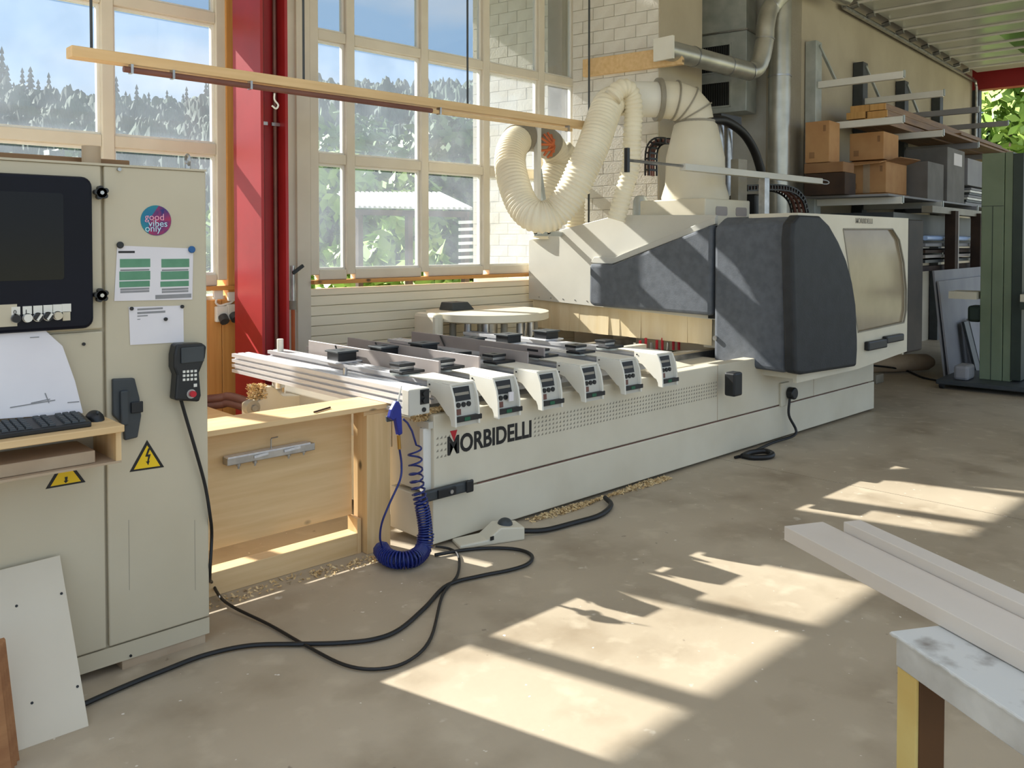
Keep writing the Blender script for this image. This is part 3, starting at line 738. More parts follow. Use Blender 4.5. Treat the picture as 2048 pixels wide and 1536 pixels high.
# drawing sheets leaning on the panel
dr_ = MB(); y0, y1 = 3.36, 3.26
def ys(z): return 3.215 + .06*(z-zt)/.33
def onsheet(u, v):
    y = 3.24
    for _ in range(6): y = ys(at(u, v, 'y', y).z)
    return at(u, v, 'y', y)
P = [onsheet(u, v) for u, v in ((-60, 842), (166, 826), (150, 762), (125, 692), (96, 666), (90, 660), (-60, 672))]
dr = thing('drawing_sheet', 'large white technical drawing leaning behind the keyboard', 'paper', (P[0].x+.3, 3.22, zt))
MB().prism(P, (0, .003, 0)).build('sheet', 'paper', dr)
for (u0, v0, u1, v1) in ((62, 806, 100, 798), (90, 786, 98, 806), (20, 815, 110, 800), (60, 675, 78, 674), (135, 805, 158, 803)):
    a = onsheet(u0, v0); b = onsheet(u1, v1); o_ = Vector((0, -.001, 0))
    MB().bar(a+o_, b+o_, .003, .002, up=(0, 1, 0)).build('drawn_line', 'grey_ink', dr)

# leaning boards at the lower left
def lean(name, m, a, b, c, d, t, label, cat='board'):
    a, b, c, d = map(Vector, (a, b, c, d)); n = (b-a).cross(d-a).normalized()*t
    return MB().prism([a, b, c, d], n), name, m, label, cat
lb = thing('leaning_board', 'white laminated board with four drilled holes leaning on the cabinet', 'board', (.8, 3.05, 0))
P = [at(35, 1503, 'z', 0), at(178, 1452, 'z', 0), at(120, 1110, 'y', 3.255), at(-30, 1147, 'y', 3.255)]
nrm = (P[1]-P[0]).cross(P[3]-P[0]).normalized()
if nrm.y < 0: nrm = -nrm
MB().prism(P, nrm*.018).build('panel', 'board_beige', lb, bevel=.002)
def onb(u, v):
    d = _fw + _rt*((u-CXP)/FPX) + _up*((CYP-v)/FPX); o = Vector((0, 0, CAMH)); return o + d*((P[0]-o).dot(nrm)/d.dot(nrm))
for u, v in ((123, 1187), (33, 1212), (155, 1373), (64, 1406)):
    c = onb(u, v); MB().cyl(c-nrm*.0008, c+nrm*.001, .0045, 10).build('drilled_hole', 'black_ink', lb)
bp = MB(); a = at(34, 1512, 'z', 0); 
for i in range(4):
    o = Vector((-.012*i, -.022*i, 0))
    q = [Vector((.30, 2.90, 0))+o, Vector((a.x, a.y-.012, 0))+o, at(8, 1275, 'y', 3.0)+o*1.0, Vector((.30, 3.0, at(8, 1275, 'y', 3.0).z))+o]
    tag(MB().prism(q, (0, -.018, 0)).build('plywood_offcut', 'brown_ply'), ['brown plywood offcut leaning directly against the white board', 'second brown plywood offcut in the lower left corner', 'third brown plywood offcut in the lower left corner', 'front brown plywood offcut in the lower left corner'][i], 'board', 'plywood offcuts leaning at the lower left')

# ================================================================== WOODEN BENCH
bn = thing('wooden_bench', 'pine bench with panelled front between cabinet and machine', 'bench', (2.1, 3.8, 0))
MB().box(1.3, 2.64, 3.64, 3.90, .742, .768).build('bench_top', 'plywood', bn, bevel=.003)
MB().box(1.3, 2.44, 3.775, 3.797, .185, .742).build('front_panel', 'plywood', bn)
MB().box(1.3, 2.425, 3.70, 3.79, 0, .108).build('bottom_rail', 'plywood', bn, bevel=.003)
MB().box(2.455, 2.60, 3.655, 3.78, 0, .72).build('post', 'plywood_z', bn, bevel=.003)
MB().box(2.425, 2.448, 3.70, 3.79, 0, .18).build('rail_block', 'plywood_z', bn)
MB().box(2.44, 2.66, 3.66, 3.86, .715, .74).build('top_packing', 'plywood', bn)
tag(MB().box(1.3, 2.5, 4.5, 5.7, .44, .48).build('rear_cover_board', 'plywood', bevel=.003), 'wide pine board behind the bench below the red column', 'board')
tag(MB().cyl((2.16, 3.67, .774), (2.28, 3.72, .774), .005, 8).build('carpenter_pencil', 'dark_brown', smooth=True), 'dark pencil lying on the bench top', 'pencil')
# tool bracket on the bench panel
tb = thing('tool_bracket', 'aluminium tool bracket with four pins fixed to the bench panel', 'bracket', (2.0, 3.76, .5))
q = lambda u, v: at(u, v, 'y', 3.765)
a, b = q(447, 922), q(622, 890)
MB().bar(Vector((a.x, 3.75, a.z+.0)), Vector((b.x, 3.75, b.z)), .05, .035).build('bracket_bar', 'steel', tb, bevel=.003)
MB().bar(Vector((a.x+.0, 3.74, a.z+.02)), Vector((b.x-.03, 3.74, b.z+.022)), .045, .008).build('top_strip', 'aluminium', tb)
for u, v in ((472, 930), (505, 924), (572, 910), (602, 903)):
    c = q(u, v); m = MB(); m.cyl((c.x, 3.74, c.z), (c.x, 3.74, c.z+.03), .011, 10); m.cyl((c.x, 3.74, c.z-.012), (c.x, 3.74, c.z), .005, 8); m.build('pin', 'steel', tb, smooth=True)
for u0, v0, u1, v1 in ((500, 911, 528, 903), (560, 899, 592, 891)):
    a, b = q(u0, v0), q(u1, v1); MB().bar((a.x, 3.735, a.z), (b.x, 3.735, b.z), .03, .012).build('clamp_plate', 'aluminium', tb)
c = q(538, 900); tag(MB().tube([(c.x, 3.745, c.z), (c.x, 3.745, c.z+.055), (c.x+.004, 3.745, c.z+.06), (c.x+.035, 3.742, c.z+.062)], .0035, 6).build('hex_key', 'steel'), 'hex key standing in the tool bracket', 'hex key')

# wall sockets, pipes and boxes beside the column
eb = thing('socket_group', 'white socket boxes with looped cable on the pine boards', 'sockets', (2.98, W-.03, .9))
ey = W-.035
for u0, v0, u1, v1 in ((428, 579, 447, 598), (457, 584, 475, 602)):
    a, b = at(u0, v0, 'y', ey), at(u1, v1, 'y', ey); MB().box(a.x, b.x, ey, W-.006, b.z, a.z).build('junction_box', 'white_paint', eb, bevel=.006)
for u, v in ((444, 628), (466, 624)):
    c = at(u, v, 'y', ey); s_ = MB().box(c.x-.05, c.x+.05, ey-.01, W-.006, c.z-.06, c.z+.06).build('socket', 'off_white', eb, bevel=.01)
    MB().cyl((c.x, ey-.01, c.z-.02), (c.x, ey-.05, c.z-.055), .035, 14).build('socket_cap', 'dark_grey_plastic', s_, smooth=True)
MB().tube(spline([at(u, v, 'y', ey+.01) for u, v in ((433, 598), (432, 606), (440, 611), (452, 608), (460, 606), (466, 602))], 5), .008, 6).build('cable', 'white_paint', eb)
hp_ = thing('heating_pipes', 'pair of brown heating pipes bending past the column foot', 'pipe', (2.7, 5.9, .35))
for dv, nm in ((0, 0), (13, 1)):
    MB().tube(spline([at(380, 802+dv, 'y', 5.75), at(438, 796+dv, 'y', 5.72), at(460, 793+dv, 'y', 5.66), at(500, 805+dv, 'y', 5.5), at(560, 830+dv, 'y', 5.4)], 6), .03, 10).build('pipe', 'brown_pipe', hp_, smooth=True)
tp = thing('gas_tap_pipe', 'copper pipe with valve on the right of the column', 'pipe', (cxr+.05, cy0+.2, 0))
c = at(586, 640, 'y', 6.12)
MB().cyl((c.x, 6.12, 0), (c.x, 6.12, 1.1), .016, 10).build('pipe', 'copper_orange', tp, smooth=True)
MB().cyl((c.x, 6.12, 1.1), (c.x, 6.12, 1.42), .02, 10).build('riser', 'steel', tp, smooth=True)
MB().cyl((c.x, 6.12, 1.07), (c.x, 6.12, 1.14), .03, 12).build('coupling', 'hose_grey', tp, smooth=True)
MB().bar((c.x-.02, 6.08, 1.36), (c.x+.07, 6.08, 1.42), .02, .025).build('valve_lever', 'black_plastic', tp)

# ================================================================== CNC MACHINE: BED
X0, X1, YFr = 2.763, 8.10, 3.494
bed = thing('machine_bed', 'long cream machining centre bed with MORBIDELLI lettering', 'machine', (5.4, 4.5, 0))
MB().box(X0+.05, X1-.02, 3.60, 5.5, .06, .60).build('bed_core', 'cream', bed)
up = MB().box(X0, X1, YFr, 3.60, .285, .70).build('upper_front_panel', 'cream', bed, bevel=.008)
MB().box(X0-.012, X1, YFr-.006, 3.60, .02, .278).build('lower_front_panel', 'cream', bed, bevel=.006)
MB().box(X0-.005, X0+.03, 3.60, 3.86, .28, .66).build('end_panel', 'cream', bed, bevel=.005)
MB().box(X0-.02, X0+.03, 3.60, 3.86, .03, .26).build('end_panel', 'cream', bed, bevel=.005)
MB().box(X0-.03, X0, 3.5, 3.60, .63, .665).build('corner_bracket', 'plate_grey', bed)
MB().box(X0-.05, X0+.0, 3.52, 3.55, .30, .63).build('cable_duct', 'white_paint', bed)
MB().box(X0+.3, X1-.4, 3.62, 5.4, .0, .06).build('under_bed_shade', 'gap_black', bed)  # black block stands in for the shade in the gap under the bed
for x_ in (5.42, 6.9):
    MB().box(x_, x_+.004, YFr-.0015, YFr, .29, .70).build('panel_seam', 'mdf', bed)
MB().box(X0+.3, 7.98, YFr-.001, YFr+.001, .279, .284).build('seam_strip', 'brown_pipe', bed)
# stepped top of the bed between the rails
MB().box(X0+.05, X1-.1, 3.60, 3.72, .60, .66).build('front_ledge', 'cream', bed)
MB().box(X0+.1, X1-.1, 3.72, 3.95, .60, .61).build('chip_tray', 'gap_black', bed)
MB().box(X0+.1, X1-.2, 4.02, 4.10, .60, .70).build('guide_rail', 'steel', bed)
MB().box(X0+.1, X1-.2, 5.02, 5.10, .60, .70).build('guide_rail', 'steel', bed)
MB().box(5.0, 6.02, 3.62, 5.3, .60, .655).build('deck_plate', 'cream', bed)
cp = [(5.02, 3.64, .66), (5.40, 3.64, .66), (5.34, 3.80, .71), (5.08, 3.80, .71)]
MB().hexa([(5.0, 3.62, .655), (5.42, 3.62, .655), (5.42, 3.9, .655), (5.0, 3.9, .655), (5.05, 3.66, .69), (5.34, 3.66, .69), (5.3, 3.86, .72), (5.05, 3.86, .72)]).build('wedge_cover', 'cream', bed, bevel=.006)
vb = at(1310, 690, 'z', .70)
for k in range(9):
    p = Vector((vb.x-.16+.04*k, vb.y+.10-.03*k, .655)); MB().cyl(p, p+Vector((0, 0, .07+.02*(k % 3))), .012, 8).build('valve', 'red_ink' if k % 3 else 'steel', bed, smooth=True)
MB().box(5.05, 5.95, 4.55, 4.62, .655, .72).build('deck_bar', 'cream', bed)
MB().tube(spline([(5.1, 4.2, .68), (5.4, 4.05, .69), (5.8, 4.15, .69), (6.0, 4.1, .69)], 6), .014, 6).build('deck_hose', 'hose_grey', bed)
# rear left casting with roller
ca = [(2.44, 4.9, .50), (2.44, 4.9, .60), (2.52, 4.9, .63), (2.53, 4.9, .70), (2.60, 4.9, .70), (2.66, 4.9, .63), (2.98, 4.9, .60), (2.98, 4.9, .50)]
MB().prism(ca, (0, .12, 0)).build('rear_casting', 'cream', bed, bevel=.006)
c_ = at(504, 815, 'y', 4.86)
MB().cyl((c_.x, 4.90, c_.z), (c_.x, 4.84, c_.z), .045, 18).build('roller', 'hose_grey', bed, smooth=True)
MB().cyl((c_.x, 4.84, c_.z), (c_.x, 4.82, c_.z), .018, 12).build('roller_nut', 'steel', bed, smooth=True)
MB().box(2.78, 2.8, 3.9, 5.1, .46, .72).build('inner_wall', 'plate_grey', bed)
# lettering
pT = at(893, 909, 'y', YFr); pE = at(1061, 874, 'y', YFr)
lw = text('lettering', 'MORBIDELLI', .135, 'black_ink', bed, (pT.x, YFr-.0015, .476), (1, 0, 0), (0, 0, 1), bold=.0036)
xs_ = [v.co.x for v in lw.data.vertices]; sc = (pE.x-pT.x)/(max(xs_)-min(xs_)); x0_ = min(xs_)
for v in lw.data.vertices: v.co.x = x0_ + (v.co.x-x0_)*sc
xm_ = pT.x
MB().prism([(xm_+.024, YFr-.003, .60), (xm_+.072, YFr-.003, .60), (xm_+.051, YFr-.003, .542)], (0, .002, 0)).build('red_triangle', 'red_ink', bed)
# embossed dot fields (small triangles)
def dots(xa, xb, za, zb_, nx, nz_):
    m = MB()
    for i in range(nx):
        for j in range(nz_):
            x = xa + (xb-xa)*i/(nx-1); z = za + (zb_-za)*j/(nz_-1); r = .007
            m.prism([(x-r, YFr-.002, z-r*.8), (x+r, YFr-.002, z-r*.8), (x+r*.9, YFr-.002, z+r)], (0, .002, 0))
    o = m.build('embossed_dots', 'hose_grey', bed); o['kind'] = 'stuff'
dots(2.785, 2.865, .475, .575, 4, 4); dots(3.51, 5.40, .475, .575, 62, 5)
# black handle, knob
a, b = at(850, 985, 'y', 3.45), at(946, 972, 'y', 3.45)
hd = MB().box(a.x, b.x, 3.455, YFr-.006, .262, .322).build('bumper_handle', 'dark_grey_plastic', bed, bevel=.012)
MB().box(a.x+.085, b.x-.12, 3.445, 3.456, .27, .315).build('handle_plate', 'black_plastic', hd, bevel=.003)
MB().cyl((a.x+.17, 3.446, .293), (a.x+.17, 3.438, .293), .011, 12).build('handle_screw', 'steel', hd, smooth=True)
MB().box(b.x-.05, b.x, 3.44, 3.456, .262, .33).build('end_cap', 'black_plastic', hd, bevel=.008)
c_ = at(1573, 785, 'y', YFr)
MB().box(c_.x-.12, c_.x+.02, YFr-.02, YFr, c_.z-.1, c_.z+.09).build('junction_plate', 'cream', bed, bevel=.004)
MB().cyl((c_.x, YFr-.02, c_.z), (c_.x, YFr-.08, c_.z), .05, 18).build('plug_knob', 'black_plastic', bed, smooth=True, bevel=.01)
pth = [Vector((c_.x-.04, YFr-.05, c_.z-.04)), Vector((c_.x-.05, YFr-.05, .2)), Vector((c_.x-.01, YFr-.09, .05)), at(1545, 885, 'z', .012), at(1500, 906, 'z', .012), at(1470, 915, 'z', .012)]
tag(MB().tube(spline(pth, 6), .011, 8).build('plug_cable', 'cable', smooth=True), 'short black cable hanging from the plug on the bed front', 'cable')
tag(MB().tube(spline([at(u, v, 'z', .02) for u, v in ((1485, 912), (1500, 905), (1530, 902), (1545, 908), (1535, 914), (1505, 915), (1488, 912))], 5), .02, 8).build('coiled_lead', 'cable', smooth=True), 'flat loop of thick black lead on the floor by the bed', 'cable')

# ------------------------------------------------------------------ rails, heads
def rail_prof(x0, x1, z0, z1):
    w_, h = x1-x0, z1-z0; d = .022; p = [(x0, z0)]
    p += [(x1, z0)]
    for k in range(3):
        za, zb2 = z0+h*(.17+.27*k), z0+h*(.28+.27*k); p += [(x1, za), (x1-d, za), (x1-d, zb2), (x1, zb2)]
    p += [(x1, z1)]
    for f_ in (.72, .28):
        p += [(x0+w_*(f_+.07), z1), (x0+w_*(f_+.07), z1-.008), (x0+w_*(f_-.07), z1-.008), (x0+w_*(f_-.07), z1)]
    p += [(x0, z1)]
    for k in (2, 1, 0):
        za, zb2 = z0+h*(.17+.27*k), z0+h*(.28+.27*k); p += [(x0, zb2), (x0+d, zb2), (x0+d, za), (x0, za)]
    return p
def rail(parent, x0, x1, y0, y1, z0=.735, z1=.86):
    m = MB(); pr_ = rail_prof(x0, x1, z0, z1)
    m.prism([(x, y0, z) for x, z in pr_], (0, y1-y0, 0))
    return m.build('rail_extrusion', 'aluminium', parent)
def supports(parent, xc):
    MB().box(xc-.05, xc+.05, 4.0, 4.12, .70, .735).build('slide_carriage', 'steel', parent)
    MB().box(xc-.05, xc+.05, 5.0, 5.12, .70, .735).build('slide_carriage', 'steel', parent)
r1 = thing('work_rail', 'leftmost aluminium rail with small grey button box at its front end', 'rail', (2.63, 4.4, .735))
rail(r1, 2.568, 2.69, 3.50, 5.42)
MB().cyl((2.63, 4.9, .69), (2.63, 4.9, .735), .04, 14).build('support_foot', 'steel', r1, smooth=True)
MB().cyl((2.66, 4.0, .62), (2.66, 4.0, .735), .03, 14).build('support_foot', 'steel', r1, smooth=True)
bxo = MB().box(2.562, 2.695, 3.44, 3.50, .728, .862).build('button_box', 'plate_grey', r1, bevel=.006)
MB().box(2.632, 2.688, 3.437, 3.441, .78, .855).build('switch_plate', 'black_ink', bxo)
for z_ in (.835, .80): MB().cyl((2.655, 3.437, z_), (2.655, 3.425, z_), .013, 14).build('rotary_switch', 'black_plastic', bxo, smooth=True)
MB().cyl((2.655, 3.44, .752), (2.655, 3.434, .752), .012, 14).build('port', 'black_plastic', bxo, smooth=True)
MB().cyl((2.61, 4.1, .86), (2.61, 4.1, .90), .012, 12).build('stop_pin', 'steel', r1, smooth=True)

HX = [2.80, 3.10, 3.44, 3.805, 4.18, 4.57]; HWD = .172
prof = [(3.60, .868), (3.41, .862), (3.402, .855), (3.378, .80), (3.366, .735), (3.362, .648), (3.398, .650), (3.402, .675), (3.415, .698), (3.43, .703), (3.53, .785), (3.60, .80)]
ordn = ['first', 'second', 'third', 'fourth', 'fifth', 'sixth']
x0 = HX[0]; xc = x0+HWD/2
hd1 = thing('work_rail_unit', '', 'rail', (xc, 4.3, .65), 'aluminium work rails with cream control heads')
rail(hd1, xc-.058, xc+.058, 3.60, 5.42)
supports(hd1, xc)
MB().prism([(x0, y, z) for y, z in prof], (.012, 0, 0)).build('side_plate', 'off_white', hd1, bevel=.002, seg=1)
MB().prism([(x0+HWD-.012, y, z) for y, z in prof], (.012, 0, 0)).build('side_plate', 'off_white', hd1, bevel=.002, seg=1)
MB().hexa([(x0+.012, 3.76, .862), (x0+HWD-.012, 3.76, .862), (x0+HWD-.012, 3.41, .855), (x0+.012, 3.41, .855), (x0, 3.76, .874), (x0+HWD, 3.76, .874), (x0+HWD, 3.408, .868), (x0, 3.408, .868)]).build('head_cover', 'off_white', hd1, bevel=.003, seg=1)
fpn = [(3.415, .858), (3.40, .80), (3.388, .735), (3.383, .655), (3.40, .655), (3.42, .74), (3.44, .858)]
cp_ = MB().prism([(x0+.012, y, z) for y, z in fpn], (HWD-.024, 0, 0)).build('control_panel', 'plate_grey', hd1)
def onp(z): # front surface y of control panel at height z
    for (ya, za), (yb, zb2) in zip(fpn, fpn[1:]):
        if za >= z >= zb2: return ya + (yb-ya)*(za-z)/(za-zb2)
    return 3.384
def pbox(nm, m, xa, xb, za, zb2, t=.004):
    ya, yb = onp(zb2), onp(za)
    return MB().hexa([(xa, yb-t, za), (xb, yb-t, za), (xb, yb, za), (xa, yb, za), (xa, ya-t, zb2), (xb, ya-t, zb2), (xb, ya, zb2), (xa, ya, zb2)]).build(nm, m, cp_)
pbox('display', 'black_ink', x0+.022, x0+.13, .776, .846)
pbox('display_strip', 'hose_grey', x0+.026, x0+.122, .805, .819, .005)
for q in range(3):
    xx = x0+.042+q*.035; MB().cyl((xx, onp(.756), .756), (xx, onp(.756)-.008, .756), .0135, 14).build('knob', 'black_plastic', cp_, smooth=True)
pbox('label_red', 'brown_pipe', x0+.028, x0+.056, .706, .736)
bb = MB().box(x0+.01, x0+HWD+.012, 3.362, 3.392, .672, .698).build('lower_bar', 'black_plastic', hd1, bevel=.002, seg=1)
MB().box(x0+.062, x0+.10, 3.3605, 3.3625, .676, .694).build('green_label', 'dark_green_led', bb)
MB().box(x0+.012, x0+HWD-.006, 3.378, 3.384, .648, .671).build('kick_plate', 'plate_grey', hd1)
for y_, z_ in ((3.575, .848), (3.575, .81)): MB().cyl((x0, y_, z_), (x0-.004, y_, z_), .005, 8).build('rivet', 'black_plastic', hd1)
names = ['nearest the grey button box', 'second from the button box', 'third from the button box', 'fourth from the button box', 'fifth from the button box', 'farthest right beside the hood']
hd1['label'] = 'aluminium work rail with cream control head, ' + names[0]
for k in range(1, 6):
    dup(hd1, ORG[hd1] + Vector((HX[k]-HX[0], 0, 0)), 'aluminium work rail with cream control head, ' + names[k])
# a white tape note on the second head
tag(MB().box(HX[1]+.085, HX[1]+.118, 3.366, 3.374, .735, .785).build('paper_tag', 'paper'), 'small white tag stuck on the second control head', 'tag')

# stop cylinders at the rear
for k, (x_, y_, lab) in enumerate(((2.86, 5.3, 'tall pale stop cylinder at the far end of the first head rail'),)):
    tag(MB().cyl((x_, y_, .861), (x_, y_, .945), .022, 16).build('stop_cylinder', 'off_white', smooth=True, bevel=.003), lab, 'stop')

# pods
def pod(x, y, kind):
    o = thing('suction_pod', '', 'pod', (x, y, .861), 'black suction pods on the rails')
    if kind == 'tall':
        MB().box(x-.10, x+.10, y-.09, y+.09, .861, .872).build('base_plate', 'aluminium', o, bevel=.003)
        MB().box(x-.066, x+.066, y-.066, y+.066, .872, .922).build('pod_body', 'black_plastic', o, bevel=.004)
        MB().box(x-.076, x+.076, y-.076, y+.076, .922, .934).build('top_plate', 'dark_grey_plastic', o, bevel=.003)
        MB().box(x-.018, x+.018, y-.018, y+.018, .9335, .9345).build('suction_port', 'gap_black', o)
    else:
        MB().cyl((x, y-.02, .861), (x, y-.02, .872), .085, 24).build('round_base', 'zinc', o, smooth=True)
        MB().box(x-.075, x+.085, y-.09, y+.03, .872, .888).build('base_shoe', 'black_plastic', o, bevel=.004)
        MB().box(x-.05, x+.05, y-.035, y+.055, .888, .908).build('pod_body', 'steel', o, bevel=.003)
        MB().box(x-.055, x+.055, y-.04, y+.06, .908, .924).build('top_plate', 'black_plastic', o, bevel=.003)
        MB().box(x-.015, x+.015, y-.005, y+.025, .9235, .9245).build('suction_port', 'gap_black', o)
    return o
xc_ = [h+HWD/2 for h in HX]
pt = pod(xc_[0], 4.57, 'tall'); pl = pod(xc_[0]-.02, 3.9, 'low')
tall = [(xc_[0], 4.57), (xc_[1]+.02, 4.57), (xc_[2]-.02, 4.54), (xc_[3]+.06, 4.56), (xc_[4]+.03, 4.55), (xc_[5]+.03, 4.54)]
low = [(xc_[0]-.02, 3.9), (xc_[1]-.05, 3.87), (xc_[2]-.02, 3.83), (xc_[3], 3.83), (xc_[4]-.05, 3.8), (xc_[5]-.08, 3.85)]
for i, (x, y) in enumerate(tall):
    lab = 'tall black suction pod at the rear of the %s headed rail' % ordn[i]
    if i == 0: pt['label'] = lab
    else: dup(pt, (x, y, .861), lab)
for i, (x, y) in enumerate(low):
    lab = 'low black suction pod near the head of the %s headed rail' % ordn[i]
    if i == 0: pl['label'] = lab
    else: dup(pl, (x, y, .861), lab)
# fence plates
for i, (xa, ya, yb, lab) in enumerate(((2.985, 3.72, 5.13, 'grey fence plate between the first and second headed rails'), (3.275, 3.71, 5.10, 'grey fence plate between the second and third headed rails'),
                                       (3.62, 3.66, 4.1, 'short grey fence plate between the third and fourth headed rails'), (3.845, 3.74, 5.12, 'grey fence plate in front of the fourth headed rail'))):
    o = thing('fence_plate', lab, 'fence', (xa, (ya+yb)/2, .845), 'grey fence plates between the rails')
    MB().box(xa-.007, xa+.007, ya, yb, .845, .94).build('plate', 'fence_grey', o, bevel=.002, seg=1)
    MB().box(xa-.035, xa+.007, ya+.3, ya+.36, .80, .845).build('foot', 'steel', o)
    if i != 2:
        MB().cyl((xa-.03, yb-.42, .87), (xa-.02, yb-.36, .935), .006, 8).build('lever', 'black_plastic', o)
        MB().box(xa-.035, xa+.007, yb-.36, yb-.3, .80, .845).build('foot', 'steel', o)
for i, (x_, y_) in enumerate(((3.62, 4.3), (3.66, 4.05), (3.5, 4.25))):
    m = thing('rail_clamp', ['black swivel clamp lying on the third rail', 'black clamp arm beside the short fence plate', 'small black clamp on the third rail near its pod'][i], 'clamp', (x_, y_, .861))
    MB().bar((x_-.07, y_, .872), (x_+.07, y_-.03, .872), .022, .02).build('arm', 'black_plastic', m); MB().cyl((x_-.06, y_, .861), (x_-.06, y_, .89), .016, 10).build('pivot', 'steel', m)

# round tool tray at the rear left of the gantry
ty = 5.62
tc_ = Vector((5.05, ty, 0))
tt = thing('tool_tray', 'round pale tool changer tray behind the rails', 'tool changer', (5.05, ty, .66))
mtr = MB(); mtr.lathe(tc_, [(.52, .93), (.545, .94), (.545, 1.0), (.52, 1.005)], 40); mtr.build('tray_disc', 'cream', tt, smooth=True)
a, b = at(870, 615, 'y', 5.6), at(880, 655, 'y', 5.6)
MB().box(a.x-.04, a.x+.06, 5.55, 5.85, .66, 1.01).build('side_guard', 'cream', tt, bevel=.03)
MB().cyl((5.05, ty, .66), (5.05, ty, .93), .09, 18).build('tray_column', 'steel', tt, smooth=True)
for k in range(9):
    a_ = pi*1.02 + pi*.95*k/8; p = tc_ + Vector((.42*cos(a_), .42*sin(a_), 0))
    m = MB(); m.cyl(p+Vector((0, 0, .80)), p+Vector((0, 0, .93)), .03, 10); m.cyl(p+Vector((0, 0, .74)), p+Vector((0, 0, .80)), .018, 10)
    m.build('tool_holder', 'steel' if k % 3 else 'hose_grey', tt, smooth=True)
c_ = at(922, 608, 'y', 5.75)
tag(MB().hexa([(c_.x-.09, 5.75, 1.006), (c_.x+.16, 5.75, 1.006), (c_.x+.16, 5.95, 1.006), (c_.x-.09, 5.95, 1.006), (c_.x-.08, 5.77, 1.075), (c_.x+.10, 5.77, 1.075), (c_.x+.10, 5.93, 1.075), (c_.x-.08, 5.93, 1.075)]).build('small_case', 'dark_grey_plastic', bevel=.006), 'small dark case lying on the round tool tray', 'case')

# ================================================================== GANTRY
gx = 6.07
gy = thing('machining_gantry', 'machining gantry with padded bumpers, windowed hood and dust cone', 'machine', (7, 4.6, .6))
P = [at(u, v, 'x', gx) for u, v in ((1050, 480), (1100, 465), (1235, 430), (1432, 430), (1432, 640), (1055, 598))]
P[0].y = min(P[0].y, 6.13); P[5].y = P[0].y
MB().prism(P, (.03, 0, 0)).build('side_plate', 'plate_grey', gy, bevel=.004)
MB().box(6.15, 7.55, 4.12, 6.0, 1.02, 1.70).build('crossbeam', 'cream', gy, bevel=.01)
MB().box(6.15, 7.95, 3.62, 4.1, .72, 1.70).build('carriage', 'cream', gy)
MB().box(6.4, 7.8, 4.1, 5.3, .62, 1.02).build('carriage_foot', 'cream', gy)
for u in range(1078, 1420, 24):
    z_ = at(u, 601+.085*(u-1055), 'x', gx).z; MB().cyl(at(u, 592+.085*(u-1055), 'x', gx), at(u, 592+.085*(u-1055), 'x', gx)-Vector((.004, 0, 0)), .006, 8).build('rivet', 'steel', gy)
# strip curtain
ya, yb = at(1425, 650, 'x', gx+.04).y, at(1060, 620, 'x', gx+.04).y; yb = min(yb, 6.1)
ns = 17; wd = (yb-ya)/ns
for i in range(ns):
    y_ = ya + i*wd; f_ = random.uniform(-.012, .012)
    zt_ = 1.03 if True else 0; zb_ = at(1240, 664, 'x', gx).z + .0
    MB().hexa([(gx+.04+f_, y_+.003, .745), (gx+.044+f_, y_+.003, .745), (gx+.044+f_, y_+wd+.006, .745), (gx+.04+f_, y_+wd+.006, .745), (gx+.04, y_+.003, zt_), (gx+.044, y_+.003, zt_), (gx+.044, y_+wd+.006, zt_), (gx+.04, y_+wd+.006, zt_)]).build('curtain_strip', 'strip_pvc', gy)
# padded bumpers
px = 5.94
P = [at(u, v, 'x', px) for u, v in ((1178, 527), (1222, 530), (1424, 448), (1421, 632), (1186, 612), (1177, 606))]
MB().prism(P, (.13, 0, 0)).build('bumper_pad', 'pad_cloth', gy, bevel=.03, seg=3)
P = [at(u, v, 'x', px+.10) for u, v in ((1188, 514), (1230, 514), (1430, 434), (1430, 448), (1224, 528), (1180, 526))]
MB().prism(P, (.04, 0, 0)).build('pad_backing', 'plate_grey', gy, bevel=.004)
yl, yr = at(1427, 600, 'x', px).y, 3.215
zb_, ztp = .61, 1.79
MB().hexa([(px, yr+.02, zb_), (px+.16, yr+.02, zb_), (px+.16, yl, zb_), (px, yl, zb_+.02), (px, yr+.02, ztp-.03), (px+.16, yr+.02, ztp+.03), (px+.16, yl, ztp+.03), (px, yl, ztp-.06)]).build('bumper_pad', 'pad_cloth', gy, bevel=.035, seg=3)
MB().box(px+.06, px+.2, yl-.01, yl+.09, .98, 1.74).build('pad_gap_shade', 'gap_black', gy)  # black filler paints the shade in the recess between the side pads
MB().cyl(at(1432, 676, 'x', px), at(1432, 676, 'x', px)-Vector((.02, 0, 0)), .02, 10).build('latch', 'steel', gy)
YP = 3.13
P = [at(u, v, 'y', YP) for u, v in ((1592, 747), (1606, 750), (1714, 733), (1716, 700), (1716, 680), (1713, 610), (1706, 565), (1694, 520), (1678, 482), (1660, 450), (1642, 432), (1600, 430), (1588, 445), (1585, 480))]
MB().prism(P, (0, .10, 0)).build('bumper_pad', 'pad_cloth_shaded', gy, bevel=.025, seg=3)
MB().box(5.96, 6.06, 3.17, 3.25, .66, 1.74).build('pad_gap_shade', 'gap_black', gy)  # black filler paints the shade behind the front pad's edge
# hood front with window
yf = 3.2
ph_ = [at(u, v, 'y', yf) for u, v in ((1686, 458), (1785, 458), (1799, 480), (1808, 525), (1813, 580), (1813, 620), (1808, 645), (1716, 665))]
xh0, xh1, zh0, zh1 = 6.05, 8.13, .56, 1.83
bm_o = [(xh0, zh0), (xh1, zh0), (xh1, zh1), (xh0, zh1)]
